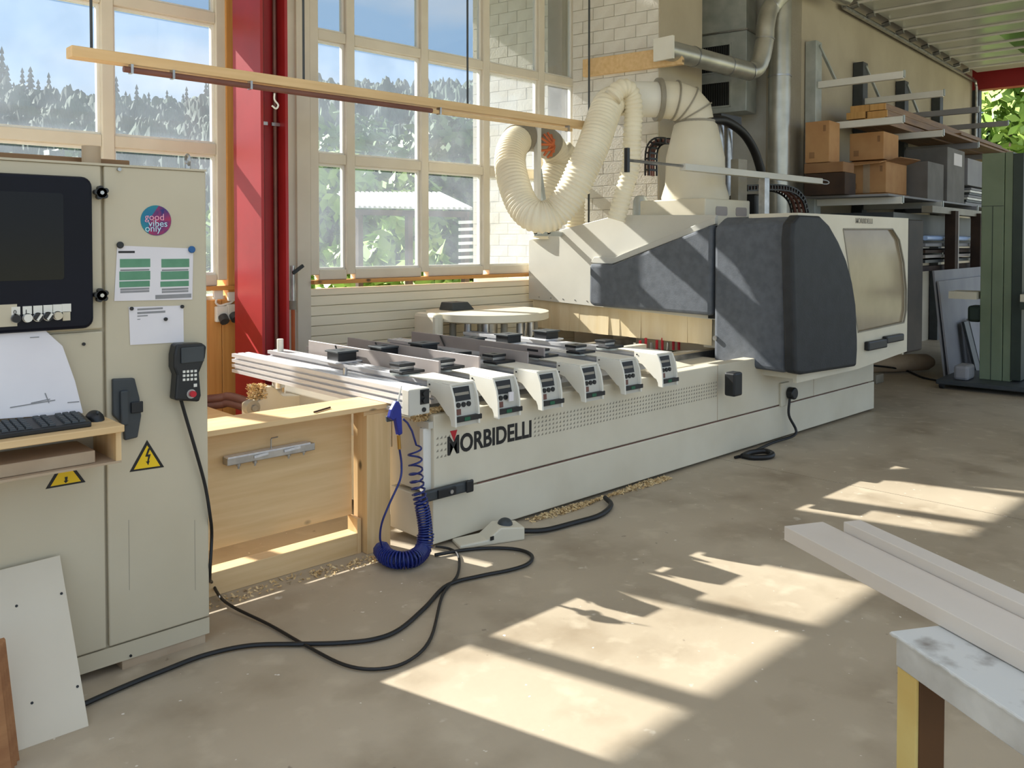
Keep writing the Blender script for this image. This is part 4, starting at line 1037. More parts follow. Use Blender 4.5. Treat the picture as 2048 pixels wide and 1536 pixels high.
# front sheet with an opening: frame built from four quads around the pane outline
fr = MB(); inn = [(p.x, p.z) for p in ph_]
def quad(pts): fr.prism([(x, yf, z) for x, z in pts], (0, .03, 0))
tlx, trx = inn[0], inn[1]
quad([(xh0, zh1), (xh1, zh1), (xh1, trx[1]), (trx[0], trx[1]), (tlx[0], tlx[1]), (xh0, tlx[1])][::-1])
quad([(xh0, tlx[1]), tlx, inn[7], (xh0, inn[7][1])][::-1])
quad([trx, (xh1, trx[1]), (xh1, inn[6][1]), inn[6], inn[5], inn[4], inn[3], inn[2]][::-1])
quad([(xh0, inn[7][1]), inn[7], inn[6], (xh1, inn[6][1]), (xh1, zh0+.03), (7.1, zh0-.03), (xh0, zh0-.03)][::-1])
fr.build('hood_front', 'cream', gy)
MB().prism([(x, yf+.02, z) for x, z in inn], (0, .008, 0)).build('hood_window', 'hood_pane', gy)
rim = MB(); loop = [Vector((x, yf+.002, z)) for x, z in inn]; rim.tube(loop+[loop[0]], .008, 6, cap=False); rim.build('window_seal', 'hose_grey', gy)
hb = MB(); hb.box(xh0, xh1, yf+.03, 3.62, zh1-.03, zh1); hb.box(xh0, xh0+.03, yf+.03, 3.62, zh0, zh1-.03); hb.box(xh1-.03, xh1, yf+.03, 3.62, zh0, zh1-.03); hb.box(xh0, xh1, 3.59, 3.62, .72, zh1-.03)
hb.build('hood_shell', 'cream', gy)
MB().box(8.13, 8.50, 3.2, 3.62, .57, 1.82).build('rear_bumper', 'pad_brown', gy, bevel=.02, seg=3)
a, b = at(1728, 690, 'y', yf), at(1798, 676, 'y', yf)
hh = MB().box(a.x, a.x+.38, yf-.045, yf, a.z-.05, a.z+.03).build('hood_handle', 'black_plastic', gy, bevel=.012)
MB().box(a.x+.36, b.x, yf-.05, yf, b.z-.02, b.z+.045).build('handle_grip', 'black_plastic', hh, bevel=.012)
text('hood_lettering', 'MORBIDELLI', .06, 'hose_grey', gy, (at(1711, 444, 'y', yf).x, yf-.002, at(1711, 446, 'y', yf).z), (1, 0, 0), (0, 0, 1), bold=.0015)
c_ = at(1473, 762, 'y', 3.35)
MB().box(c_.x-.055, c_.x+.055, 3.33, 3.42, c_.z-.11, .66).build('rubber_stop', 'black_plastic', gy, bevel=.015)
# dust cone with segmented elbow and flange pipe
cc = Vector((6.62, 4.5, 0))
ub = at(1390, 395, 'y', 4.5); cc = Vector((ub.x, 4.5, 0))
zc0, zc1, zn0, zn1 = 1.82, 1.98, at(1390, 395, 'y', 4.5).z, at(1380, 242, 'y', 4.5).z
rb = .30; rn = .165
MB().lathe(cc, [(rb, zc1), (rb+.005, zn0), (rb-.03, zn0+.12), (rn+.1, zn0+.36), (rn+.03, zn1-.03), (rn, zn1)], 36).build('dust_cone', 'cream', gy, smooth=True)
a_ = at(1322, 432, 'y', 4.5)
bx_ = MB().box(cc.x-.36, cc.x+.36, 4.15, 4.85, 1.70, 1.985).build('cone_base', 'cream', gy, bevel=.01)
for dx in (-.12, .55):
    pass
MB().prism(rrect(cc.x-.2, cc.x-.02, 1.84, 1.92, .02, 4.146), (0, .004, 0)).build('slot', 'fence_grey', bx_)
MB().prism(rrect(cc.x+.12, cc.x+.3, 1.84, 1.92, .02, 4.146), (0, .004, 0)).build('slot', 'fence_grey', bx_)
m = MB(); m.lathe(cc, [(rn+.012, zn1-.02), (rn+.012, zn1+.01)], 30); m.build('clamp_ring', 'hose_grey', gy, smooth=True)
hdir = Vector((-.80, .60, 0)).normalized()
segs = [cc+Vector((0, 0, zn1)), cc+Vector((0, 0, zn1+.08))+hdir*.02, cc+Vector((0, 0, zn1+.155))+hdir*.09, cc+Vector((0, 0, zn1+.19))+hdir*.20, cc+Vector((0, 0, zn1+.195))+hdir*.34]
MB().tube(segs, [rn, rn+.01, rn+.012, rn+.008, rn], 28).build('elbow', 'cream', gy, smooth=True)
for k in (1, 2, 3):
    d = (segs[k+1]-segs[k-1]).normalized(); MB().tube([segs[k]-d*.006, segs[k]+d*.006], rn+.022, 28).build('elbow_seam', 'hose_grey', gy, smooth=True)
pe = segs[-1]; pend = pe + hdir*.30
MB().tube([pe-hdir*.01, pe+hdir*.03], rn+.03, 28).build('pipe_flange', 'hose_grey', gy, smooth=True)
MB().tube([pe, pend], rn-.005, 28).build('outlet_pipe', 'off_white', gy, smooth=True)
# small motor, side cable chain
mc = at(1281, 412, 'x', 6.3)
mt = MB(); mt.lathe((6.3, mc.y, 0), [(.06, 1.70), (.075, 1.72), (.075, 1.90), (.07, 1.93), (.07, 1.99), (.05, 2.03), (.02, 2.04)], 18); mt.build('small_motor', 'zinc', gy, smooth=True)
bb_ = at(1390, 345, 'y', 3.98)
b0, b1 = at(1365, 332, 'y', 4.0), at(1640, 364, 'y', 4.0)
arm = MB().box(b0.x, b1.x, 3.97, 4.03, b0.z-.035, b0.z+.02).build('boom_bar', 'plate_grey', gy, bevel=.003)
MB().cyl((at(1255, 337, 'y', 4.0).x, 4.0, b0.z), (b0.x, 4.0, b0.z), .012, 8).build('boom_rod', 'steel', arm)
MB().bar((at(1254, 337, 'y', 4.0).x, 4.0, b0.z-.09), (at(1254, 337, 'y', 4.0).x, 4.0, b0.z+.09), .03, .03).build('boom_sensor', 'black_plastic', arm)
MB().tube([(b1.x+.11*cos(t_)+.08, 4.0, b0.z-.01+.02*sin(t_)) for t_ in [2*pi*k/12 for k in range(13)]], .006, 6, cap=False).build('boom_loop', 'steel', arm)
MB().box(6.9, 6.98, 3.97, 4.03, 1.80, b0.z-.03).build('boom_post', 'steel', arm)
# steel cylinder frame right of the cone
a_ = at(1440, 240, 'y', 4.9)
for dx in (0, .16): MB().cyl((a_.x+dx, 4.9, 1.7), (a_.x+dx, 4.9, a_.z-.05), .045, 12).build('lift_cylinder', 'steel', gy, smooth=True)
MB().box(a_.x-.1, a_.x+.28, 4.82, 4.98, a_.z-.05, a_.z+.05).build('lift_head', 'black_plastic', gy)
a_ = at(1475, 345, 'y', 4.3); MB().box(a_.x-.05, a_.x+.10, 4.26, 4.34, 1.7, a_.z+.12).build('side_box', 'hose_grey', gy)

# cable chains
def chain(name, pts, wid, label, step=.055, hgt=.06, wdir=(0, 1, 0)):
    path = resample(spline(pts, 14), step); o = thing(name, label, 'cable chain', path[-1])
    wv = Vector(wdir)
    for i in range(len(path)-1):
        a, b = path[i], path[i+1]; d = (b-a); n = d.cross(wv).normalized()
        m = MB()
        for s in (-1, 1):
            for q in (-1, 1):
                m.bar(a+wv*s*wid/2+n*q*hgt*.4, b+wv*s*wid/2+n*q*hgt*.4, .012, .014, up=n)
            m.bar(a+wv*s*wid/2-n*hgt*.45, a+wv*s*wid/2+n*hgt*.45, .016, .014, up=wv)
        m.bar(a-wv*wid/2+n*hgt*.42, a+wv*wid/2+n*hgt*.42, .02, .008, up=n)
        m.build('chain_link', 'black_plastic', o)
    m = MB()
    for q in (-.3, 0, .3): m.tube([p+wv*wid*q for p in path], .016, 6)
    m.build('inner_hoses', 'brown_pipe', o, smooth=True)
    return o
yc = 4.35
chain('cable_chain', [at(1480, 377, 'y', yc), at(1530, 375, 'y', yc), at(1570, 380, 'y', yc), at(1592, 398, 'y', yc), at(1600, 425, 'y', yc), at(1602, 440, 'y', yc)], .16, 'black cable chain curving down at the right behind the hood')
chain('cable_chain', [at(1338, 282, 'x', 6.75), at(1318, 282, 'x', 6.75), at(1305, 295, 'x', 6.75), at(1302, 320, 'x', 6.75), at(1302, 360, 'x', 6.75)], .12, 'black cable chain bending at the left of the dust cone', wdir=(1, 0, 0))
tag(MB().box(7.15, 7.4, 4.2, 4.5, 1.832, 2.06).build('spindle_motor', 'black_plastic', bevel=.02), 'black motor block under the right cable chain', 'motor')
tag(MB().tube(spline([at(u, v, 'y', 4.7) for u, v in ((1418, 240), (1450, 242), (1485, 265), (1508, 300), (1522, 342), (1530, 375))], 8), .045, 12).build('black_duct_hose', 'cable', smooth=True), 'thick black hose arching down from the dust cone', 'hose')

# ------------------------------------------------------------------ extraction hoses
def ribbed(name, pts, r, m, label, pitch=.034, depth=.017, n=20):
    path = resample(spline(pts, 14), pitch/4); rr = [r - depth*(0.5-0.5*cos(2*pi*i/4)) for i in range(len(path))]
    return tag(MB().tube(path, rr, n).build(name, m, smooth=False), label, 'hose')
def hz(o):
    o.data.shade_smooth(); return o
D1 = [pend-hdir*.03, pend+hdir*.10+Vector((0, 0, -.03))]
big = [pend - hdir*.05, pend + hdir*.06 + Vector((0, 0, -.01)), at(1219, 207, 'y', 4.86), at(1207, 232, 'y', 4.84), at(1187, 290, 'y', 4.82), at(1165, 339, 'y', 4.85), at(1144, 383, 'y', 4.9), at(1112, 424, 'y', 5.0), at(1076, 434, 'y', 5.1), at(1046, 412, 'y', 5.25), at(1026, 361, 'y', 5.4), at(1020, 317, 'y', 5.55), at(1030, 286, 'y', 5.68), at(1050, 273, 'y', 5.82), at(1078, 275, 'y', 5.9), at(1105, 296, 'y', 5.94), at(1114, 328, 'y', 5.96), at(1103, 361, 'y', 5.96), at(1094, 394, 'y', 5.96), at(1092, 440, 'y', 5.96), at(1092, 480, 'y', 5.96)]
hz(ribbed('extraction_hose', big, .142, 'hose', 'thick cream ribbed extraction hose looping over the post'))
small = [at(1225, 195, 'y', 4.75), at(1240, 178, 'y', 4.72), at(1258, 182, 'y', 4.7), at(1267, 215, 'y', 4.7), at(1264, 280, 'y', 4.72), at(1262, 330, 'y', 4.75), at(1246, 390, 'y', 4.8), at(1232, 440, 'y', 4.85)]
hz(ribbed('branch_hose', small, .085, 'hose', 'thinner cream ribbed hose hanging beside the dust cone', pitch=.04, depth=.012))
back = [at(1125, 300, 'y', 6.0), at(1140, 318, 'y', 6.0), at(1150, 350, 'y', 6.0), at(1150, 400, 'y', 6.0), at(1150, 460, 'y', 6.0)]
hz(ribbed('rear_hose', back, .11, 'hose', 'cream ribbed hose partly hidden behind the thick loop'))
# support post with strap
pp = thing('hose_post', 'white steel post with strap carrying the extraction hose', 'post', (6.2, 5.66, 1.6))
ptop = at(1075, 232, 'y', 5.68); pbt = at(1075, 468, 'y', 5.68)
MB().box(ptop.x-.025, gx+.01, 5.66, 5.70, pbt.z-.02, pbt.z+.02).build('post_bracket', 'zinc', pp)
MB().box(ptop.x-.025, ptop.x+.025, 5.655, 5.705, pbt.z, ptop.z).build('post_tube', 'white_paint', pp)
MB().bar((ptop.x+.02, 5.68, 2.3), (ptop.x+.14, 5.68, pbt.z), .04, .04).build('stay', 'zinc', pp)
sc_ = at(1080, 292, 'y', 5.78)
m = MB()
for k in range(6):
    a_ = k*1.05; m.tube(spline([sc_+Vector((.10*cos(a_), -.1, .12*sin(a_))), sc_+Vector((.02, -.16, .02*k-.05)), sc_+Vector((-.1*sin(a_), -.1, -.12*cos(a_)))], 5), .012, 6)
m.build('strap', 'copper_orange', pp)
MB().tube(spline([at(1034, 281, 'y', 5.72), at(1050, 272, 'y', 5.82), at(1078, 275, 'y', 5.9), at(1100, 291, 'y', 5.94)], 4), .15, 20).build('saddle_sleeve', 'hose_grey', pp, smooth=True)

# ------------------------------------------------------------------ hanging timber with tube lamp
HY, HZ = 5.0, 2.66
hb_ = thing('hanging_timber', 'long pine timber hung on rods in front of the windows', 'beam', (3.5, HY, HZ-.05))
lx, rx_ = at(140, 95, 'y', HY).x, at(1176, 243, 'y', HY).x
MB().box(lx, rx_, HY-.03, HY+.07, HZ-.055, HZ+.005).build('timber', 'beam_wood', hb_, bevel=.003)
for u in (183, 607, 935):
    p = at(u, 100, 'y', HY+.02); MB().cyl((p.x, HY+.02, HZ), (p.x, HY+.02, 5.0), .008, 8).build('hanger_rod', 'dark_grey_plastic', hb_)
tl_ = thing('strip_light', 'thin unlit tube light fixed under the hanging timber', 'lamp', (3.0, HY, HZ-.12))
a, b = at(252, 126, 'y', HY-.06), at(870, 222, 'y', HY-.06)
MB().cyl((a.x, HY-.02, HZ-.085), (b.x, HY-.02, HZ-.085), .018, 12).build('tube', 'brown_pipe', tl_, smooth=True)
MB().box(b.x, at(1140, 262, 'y', HY).x, HY-.03, HY+.0, HZ-.10, HZ-.075).build('conduit', 'beam_wood', tl_)
for u in (262, 345, 500, 878, 1135):
    p = at(u, 150, 'y', HY-.02); MB().box(p.x-.007, p.x+.007, HY-.042, HY+.002, HZ-.106, HZ-.055).build('clip', 'steel', tl_)
hk = at(549, 178, 'y', HY-.02)
tag(MB().tube(spline([(hk.x, HY-.02, HZ-.11), (hk.x, HY-.02, HZ-.15), (hk.x+.025, HY-.02, HZ-.18), (hk.x+.01, HY-.02, HZ-.205), (hk.x-.018, HY-.02, HZ-.19)], 5), .006, 6).build('steel_hook', 'off_white'), 'small white hook hanging from the timber by the column', 'hook')
p = at(1178, 200, 'y', 5.9); tag(MB().cyl((p.x, 5.9, 1.75), (p.x, 5.9, 5.0), .01, 8).build('drop_rod', 'dark_grey_plastic'), 'thin dark rod dropping in front of the white blocks', 'rod')

# ================================================================== AIR GUN, COIL, PEDAL, CHIPS
ag = thing('air_gun', 'blue air blow gun with thin nozzle hung at the machine corner', 'air gun', at(797, 870, 'y', 3.42))
gp = [(793, 803), (799, 803), (803, 812), (806, 868), (798, 872), (792, 838), (787, 842), (780, 836), (784, 820)]
MB().prism([at(u, v, 'y', 3.405) for u, v in gp], (0, .03, 0)).build('gun_body', 'blue_plastic', ag, bevel=.006)
MB().tube([at(796, 804, 'y', 3.42), at(800, 785, 'y', 3.42), at(803, 772, 'y', 3.42)], [.005, .004, .002], 8).build('nozzle', 'off_white', ag)
MB().cyl(at(797, 870, 'y', 3.42), at(799, 898, 'y', 3.42), .009, 10).build('coupling', 'brass', ag, smooth=True)
MB().bar(at(772, 838, 'y', 3.47), at(800, 833, 'y', 3.44), .03, .025).build('holder', 'dark_grey_plastic', ag)
ch = thing('coil_hose', 'blue spiral air hose hanging to a coil on the floor', 'hose', at(800, 1130, 'z', 0))
MB().tube(spline([at(799, 898, 'y', 3.42), at(803, 930, 'y', 3.42), at(800, 960, 'y', 3.40), at(780, 1005, 'y', 3.39), at(764, 1045, 'y', 3.40), at(760, 1075, 'y', 3.42), at(764, 1095, 'z', .10)], 8), .0055, 8).build('straight_tail', 'blue_hose', ch, smooth=True)
hp2 = [at(762, 1098, 'z', .055), at(772, 1112, 'z', .05), at(795, 1120, 'z', .05), at(825, 1117, 'z', .05), at(845, 1100, 'y', 3.40), at(851, 1070, 'y', 3.41), at(848, 1035, 'y', 3.42), at(841, 1000, 'y', 3.43), at(834, 965, 'y', 3.44), at(831, 930, 'y', 3.44), at(829, 890, 'y', 3.45)]
path = resample(spline(hp2, 20), .004); hx = []; ph = 0; upv = Vector((0, 0, 1))
Ltot = len(path)
for i in range(1, Ltot-1):
    d = (path[i+1]-path[i-1]).normalized(); f_ = i/Ltot
    pit = .0135 if f_ < .62 else .0135 + (f_-.62)/.38*.05
    rad = .040 if f_ < .5 else .034
    n1 = d.cross(Vector((0, 1, .3))).normalized(); n2 = d.cross(n1)
    steps = max(1, int(.004/pit*12))
    for q in range(steps):
        ph += 2*pi*.004/pit/steps; p = path[i].lerp(path[i+1], q/steps); hx.append(p + n1*rad*cos(ph) + n2*rad*sin(ph))
hx += [at(824, 862, 'y', 3.46), at(815, 846, 'y', 3.48), at(806, 838, 'y', 3.49)]
MB().tube(hx, .0052, 6).build('spiral', 'blue_hose', ch, smooth=True)

pd = thing('foot_pedal', 'white wedge foot switch with dark button on the floor', 'pedal', (3.05, 3.36, 0))
a, b = at(920, 1100, 'z', 0), at(1050, 1080, 'z', 0)
ax = (b-a).normalized(); nx_ = Vector((-ax.y, ax.x, 0)); Lp = (b-a).length
def pq(s, t, z): return a + ax*s*Lp + nx_*t + Vector((0, 0, z))
sp = [(0, .0), (0, .02), (.42, .03), (.62, .085), (1, .07), (1, 0)]
MB().prism([pq(s, 0, z) for s, z in sp], nx_*.13).build('pedal_housing', 'cream', pd, bevel=.008)
c_ = pq(.76, .065, .078); m = MB(); dome(m, c_, .042, .042, .035, 18); m.build('pedal_button', 'dark_grey_plastic', pd, smooth=True)
MB().box(*(lambda p: (p.x-.012, p.x+.012, p.y-.004, p.y+.0, p.z-.008, p.z+.012))(pq(.48, -.001, .035))).build('badge', 'black_ink', pd)
tag(MB().tube(spline([pq(1, .06, .03), at(1090, 1060, 'z', .018), at(1150, 1045, 'z', .018), at(1200, 1030, 'z', .018), at(1222, 1010, 'z', .018), at(1210, 995, 'z', .03)], 7), .015, 8).build('pedal_cable', 'cable', smooth=True), 'thick black cable from the foot switch along the bed', 'cable')

def chips(name, label, spots, n, rr):
    m = MB()
    for k in range(n):
        c, sx_, sy_ = random.choice(spots); p = Vector(c) + Vector((random.uniform(-1, 1)*sx_, random.uniform(-1, 1)*sy_, random.uniform(0, rr)))
        d1 = Vector((random.gauss(0, 1), random.gauss(0, 1), random.gauss(0, .4))).normalized()*random.uniform(.004, .012); d2 = d1.cross(Vector((random.gauss(0, 1), random.gauss(0, 1), 1))).normalized()*.004
        i = [m._p(p-d1-d2), m._p(p+d1-d2), m._p(p+d1+d2+Vector((0, 0, .003))), m._p(p-d1+d2)]; m.f.append(i)
    o = tag(m.build(name, 'chips'), label, 'wood chips'); o['kind'] = 'stuff'
chips('wood_chips', 'wood chips strewn along the foot of the machine bed', [((3.5+.13*k, 3.445, .002), .08, .03*(1+.6*sin(k))) for k in range(10)], 1300, .008)
chips('wood_chips', 'wood chips on the bed ledge below the first head', [((2.78, 3.55, .70), .04, .03), ((2.86, 3.56, .70), .05, .03), ((2.72, 3.56, .67), .04, .03)], 700, .02)
chips('wood_chips', 'wood chips piled behind the leftmost rail', [((2.92, 4.75, .61), .12, .16), ((2.9, 4.45, .60), .1, .15), ((2.88, 4.6, .64), .06, .1), ((2.50, 4.93, .63), .05, .04)], 3200, .09)
tag(MB().box(2.82, 3.3, 5.18, 5.205, .60, .745).build('inner_board', 'plywood'), 'pine board standing behind the chip pile under the rails', 'board')
chips('wood_chips', 'thin chips scattered on the floor by the bench foot', [((1.9, 3.62, .001), .35, .05), ((2.3, 3.58, .001), .2, .05)], 260, .004)

# ================================================================== TRESTLE AND BEAMS (right foreground)
zt_ = .72
C0 = at(1780, 1262, 'z', zt_); C1 = at(2048, 1440, 'z', zt_); dl = (C1-C0).normalized(); dw = Vector((-dl.y, dl.x, 0))
if dw.x < 0: dw = -dw
tr_ = thing('trestle', 'low steel trestle with chipped white top and yellow leg', 'trestle', C0 - Vector((0, 0, zt_)))
def tq(s, w_, z): return C0 + dl*s + dw*w_ + Vector((0, 0, z-zt_))
def tb_(name, m, s0, s1, w0, w1, z0, z1, par=tr_, bev=.003):
    return MB().hexa([tq(s0, w0, z0), tq(s1, w0, z0), tq(s1, w1, z0), tq(s0, w1, z0), tq(s0, w0, z1), tq(s1, w0, z1), tq(s1, w1, z1), tq(s0, w1, z1)]).build(name, m, par, bevel=bev)
tb_('top_plate', 'trestle_top', 0, 1.1, 0, .22, zt_-.008, zt_)
tb_('side_apron', 'trestle_white', .01, 1.1, .008, .016, zt_-.075, zt_-.008)
tb_('side_apron', 'trestle_white', .01, 1.1, .204, .212, zt_-.075, zt_-.008)
m = MB()
lp = resample([tq(0, .001, zt_-.005), tq(1.1, .001, zt_-.005)], .012); m.tube([p+Vector((0, 0, random.uniform(-.0015, .0015))) for p in lp], [random.uniform(.002, .0045) for _ in lp], 6); m.build('weld_seam', 'trestle_white', tr_)
for w0, w1 in ((.01, .018),):
    tb_('leg', 'trestle_yellow', .012, .075, w0, w1, 0, zt_-.075)
tb_('leg_web', 'trestle_brown', .067, .075, .018, .085, 0, zt_-.01)
tb_('leg_flange', 'trestle_brown', .012, .02, .018, .085, 0, zt_-.01)
tb_('leg', 'trestle_yellow', .95, 1.02, .01, .018, 0, zt_-.075)

za = zt_ + .002
b0 = at(1568, 1080, 'z', za); b1 = at(2048, 1345, 'z', za); bd = (b1-b0).normalized(); bw = Vector((-bd.y, bd.x, 0))
if bw.x < 0: bw = -bw
def beam(name, s0, w0, w1, h, label, s1=1.5):
    q = [b0+bd*s0+bw*w0, b0+bd*s1+bw*w0, b0+bd*s1+bw*w1, b0+bd*s0+bw*w1]
    tag(MB().hexa([*q, *[p+Vector((0, 0, h)) for p in q]]).build(name, 'beam_white', bevel=.002), label, 'beam')
beam('white_beam', 0, 0, .135, .042, 'flat pale beam lying nearest on the trestle')
beam('white_beam', .09, .137, .195, .070, 'taller narrow pale beam behind the flat one on the trestle')

# ================================================================== DUCTS BY THE PIER
pv = Vector((9.0, 5.0, 0))
vp = thing('vertical_duct', 'wide galvanised round duct standing beside the rack wall', 'duct', (9.0, 5.0, 0))
MB().cyl((9.0, 5.0, 0), (9.0, 5.0, 5), .125, 28).build('duct_pipe', 'duct_steel', vp, smooth=True)
for z_ in (1.0, 2.3, 3.5): MB().cyl((9.0, 5.0, z_), (9.0, 5.0, z_+.02), .132, 28).build('duct_joint', 'steel', vp, smooth=True)
PFx = Vector((1, 0, 0))
bp_ = thing('bent_duct', 'galvanised pipe running from the pier and bending up to the ceiling', 'duct', (8, 5.05, 3.4))
hy = 5.02
pA = at(1332, 93, 'y', hy); pB = at(1497, 148, 'y', hy); zz = (pA.z+pB.z)/2
pts_ = [Vector((pA.x, hy, zz)), Vector((pB.x, hy, zz)), Vector((pB.x+.13, hy-.02, zz+.05)), Vector((pB.x+.2, hy-.04, zz+.18)), Vector((pB.x+.25, hy-.05, zz+.38)), Vector((pB.x+.27, hy-.05, zz+.55)), Vector((pB.x+.38, hy-.06, zz+.78)), Vector((pB.x+.60, hy-.2, zz+.98)), Vector((pB.x+1.0, hy-.3, zz+1.06)), Vector((pB.x+1.7, hy-.3, zz+1.08))]
MB().tube([pts_[0]] + spline(pts_[1:], 4), .10, 24).build('pipe', 'duct_steel', bp_, smooth=True)
for f_, p, q in ((0, pts_[0].lerp(pts_[1], .3), pts_[1]), (0, pts_[0].lerp(pts_[1], .72), pts_[1]), (0, pts_[1], pts_[2]), (0, pts_[4], pts_[5]), (0, pts_[6], pts_[7])):
    d = (q-p).normalized(); MB().tube([p-d*.008, p+d*.008], .107, 24).build('joint_ring', 'steel', bp_, smooth=True)
tag(MB().box(pA.x-.03, pA.x, hy-.10, hy+.13, zz-.10, zz+.12).build('inlet_board', 'off_white'), 'small pale square board at the pipe end on the pier', 'board')
wbk = at(1187, 128, 'y', 5.93)
P0 = A + D*.16 + N*.001; P1 = A + D*1.28
zb_ = at(1187, 133, 'y', 5.93).z
q = [P0, P1, P1+N*.06, P0+N*.06]
tag(MB().hexa([*[p+Vector((0, 0, zb_-.10)) for p in q], *[p+Vector((0, 0, zb_+.08)) for p in q]]).build('pine_block', 'plywood', bevel=.003), 'pine timber screwed across the white block pier', 'timber')
dc = thing('air_duct_box', 'galvanised square air duct with two grilles', 'duct', (8.7, 5.6, 3.1))
Cd = Vector((8.72, 5.26, 0)); db = -D; dn = PF
def dq(s, w_, z): return Cd + db*s + dn*w_ + Vector((0, 0, z))
def dbx(name, m, s0, s1, w0, w1, z0, z1, par=dc, bev=0): return MB().hexa([dq(s0, w0, z0), dq(s1, w0, z0), dq(s1, w1, z0), dq(s0, w1, z0), dq(s0, w0, z1), dq(s1, w0, z1), dq(s1, w1, z1), dq(s0, w1, z1)]).build(name, m, par, bevel=bev)
dbx('duct_lower', 'zinc', 0, .9, 0, .34, 3.12, 4.04, bev=.006)
dbx('duct_upper', 'zinc', .01, .9, .01, .33, 4.06, 5.0, bev=.004)
dbx('flange', 'steel', -.015, .9, -.012, .35, 4.04, 4.06)
for z0_, z1_ in ((3.20, 3.47), (3.60, 3.90)):
    fr_ = dbx('grille_back', 'gap_black', .20, .88, -.004, 0, z0_, z1_)
    dbx('grille_frame', 'zinc', .18, .20, -.012, 0, z0_-.02, z1_+.02, fr_); dbx('grille_frame', 'zinc', .18, .9, -.012, 0, z1_, z1_+.02, fr_); dbx('grille_frame', 'zinc', .18, .9, -.012, 0, z0_-.02, z0_, fr_)
    for k in range(24): dbx('slat', 'grille', .21+k*.028, .218+k*.028, -.014, -.004, z0_, z1_, fr_)

# ================================================================== STORAGE RACK
TU = [.48, 2.06, 3.81, 5.63]
ra = thing('cantilever_rack', 'grey cantilever storage rack with white arms on the beige wall', 'rack', wing(Vector((3, .5, 0))))
for i, t_ in enumerate(TU):
    MB(wing).box(t_-.09, t_+.09, .01, .14, 0, 4.0-.0*i).build('upright', 'zinc' if i == 0 else 'dark_grey_plastic', ra, bevel=.004)
    for z_ in (3.48, 2.98, 2.08, 1.45):
        am = MB(wing).box(t_-.03, t_+.03, .14, 1.1, z_-.04, z_+.04).build('arm', 'white_paint' if i < 2 else 'board_grey', ra, bevel=.004)
        MB(wing).box(t_-.02, t_+.02, 1.1, 1.115, z_-.03, z_+.05).build('end_stop', 'zinc', am)
    if i < 3: MB(wing).bar((t_, .14, 3.95), (t_+.55, .14, 3.6), .03, .03).build('brace', 'zinc', ra)
# planks
pk = [(.31, .50, 3.022, 3.10), (.51, .74, 3.022, 3.10), (.30, .52, 3.105, 3.185), (.53, .76, 3.105, 3.185), (.33, .56, 3.19, 3.27), (.57, .75, 3.19, 3.265)]
plab = ['lower left', 'lower right', 'middle left', 'middle right', 'upper left', 'upper right']
for i, (s0, s1, z0_, z1_) in enumerate(pk):
    t0_ = .95 + random.uniform(-.06, .06); t1_ = 7.4 + random.uniform(-.6, .4)
    o = thing('stored_plank', 'long pine plank on the rack, %s of the stack seen end-on' % plab[i], 'plank', wing(Vector((3, s0, z0_))), 'long planks on the upper rack arms')
    MB(wing).box(t0_+.02, t1_, s0, s1, z0_, z1_).build('plank', 'plank_dark', o, bevel=.003)
    MB(wing).box(t0_, t0_+.02, s0, s1, z0_, z1_).build('sawn_end', 'plank_end', o)
for i, (s0, s1, z0_, z1_, t0_, t1_) in enumerate(((.80, 1.05, 3.02, 3.05, 2.2, 7.9), (.82, 1.08, 3.055, 3.08, 3.0, 7.7))):
    tag(MB(wing).box(t0_, t1_, s0, s1, z0_, z1_).build('thin_board', 'plank_dark'), ['thin dark board at the outer end of the rack arms', 'upper thin dark board at the outer end of the rack arms'][i], 'board')
# shelf boards on lower arms
tag(MB(wing).box(.2, 7.6, .1, 1.04, 2.122, 2.145).build('shelf_board', 'board_grey'), 'long grey board lying on the lower rack arms', 'board')
tag(MB(wing).box(.2, 6.5, .1, .98, 1.492, 1.515).build('shelf_board', 'dark_brown'), 'dark board lying on the lowest rack arms', 'board')
def carton(name, t0_, t1_, s0, s1, z0_, z1_, m, label, tape=True, flaps=False, marks=True):
    o = thing(name, label, 'box', wing(Vector(((t0_+t1_)/2, (s0+s1)/2, z0_))))
    MB(wing).box(t0_, t1_, s0, s1, z0_, z1_).build('carton_body', m, o, bevel=.006)
    if tape: MB(wing).box(t0_-.003, t0_, (s0+s1)/2-.04, (s0+s1)/2+.04, z0_, z1_).build('tape', 'mdf', o)
    if marks:
        MB(wing).box(t0_-.003, t0_, s0+.05, s0+.11, z0_+.05, z0_+.12).build('print_mark', 'cardboard_dark', o); MB(wing).box(t0_-.003, t0_, s1-.07, s1-.04, z1_-.12, z1_-.05).build('print_mark', 'cardboard_dark', o)
    if flaps:
        MB(wing).hexa([(t0_-.16, s0-.06, z1_-.06), (t0_, s0, z1_), (t0_, s1, z1_), (t0_-.16, s1-.02, z1_-.03), (t0_-.16, s0-.06, z1_-.05), (t0_, s0, z1_+.01), (t0_, s1, z1_+.01), (t0_-.16, s1-.02, z1_-.02)]).build('flap', 'cardboard', o)
        MB(wing).hexa([(t0_, s1, z1_), (t1_, s1, z1_), (t1_, s1+.16, z1_+.05), (t0_, s1+.16, z1_+.03), (t0_, s1, z1_+.01), (t1_, s1, z1_+.01), (t1_, s1+.16, z1_+.06), (t0_, s1+.16, z1_+.04)]).build('flap', 'cardboard_dark', o)
    return o
carton('cardboard_box', .04, .36, .16, .44, 2.52, 2.99, 'cardboard', 'upright cardboard box left of the rack beside the round duct', tape=False)
carton('flat_carton', .04, .38, .15, .60, 2.40, 2.515, 'cardboard_dark', 'flattened brown carton under the upright cardboard box', tape=False, marks=False)
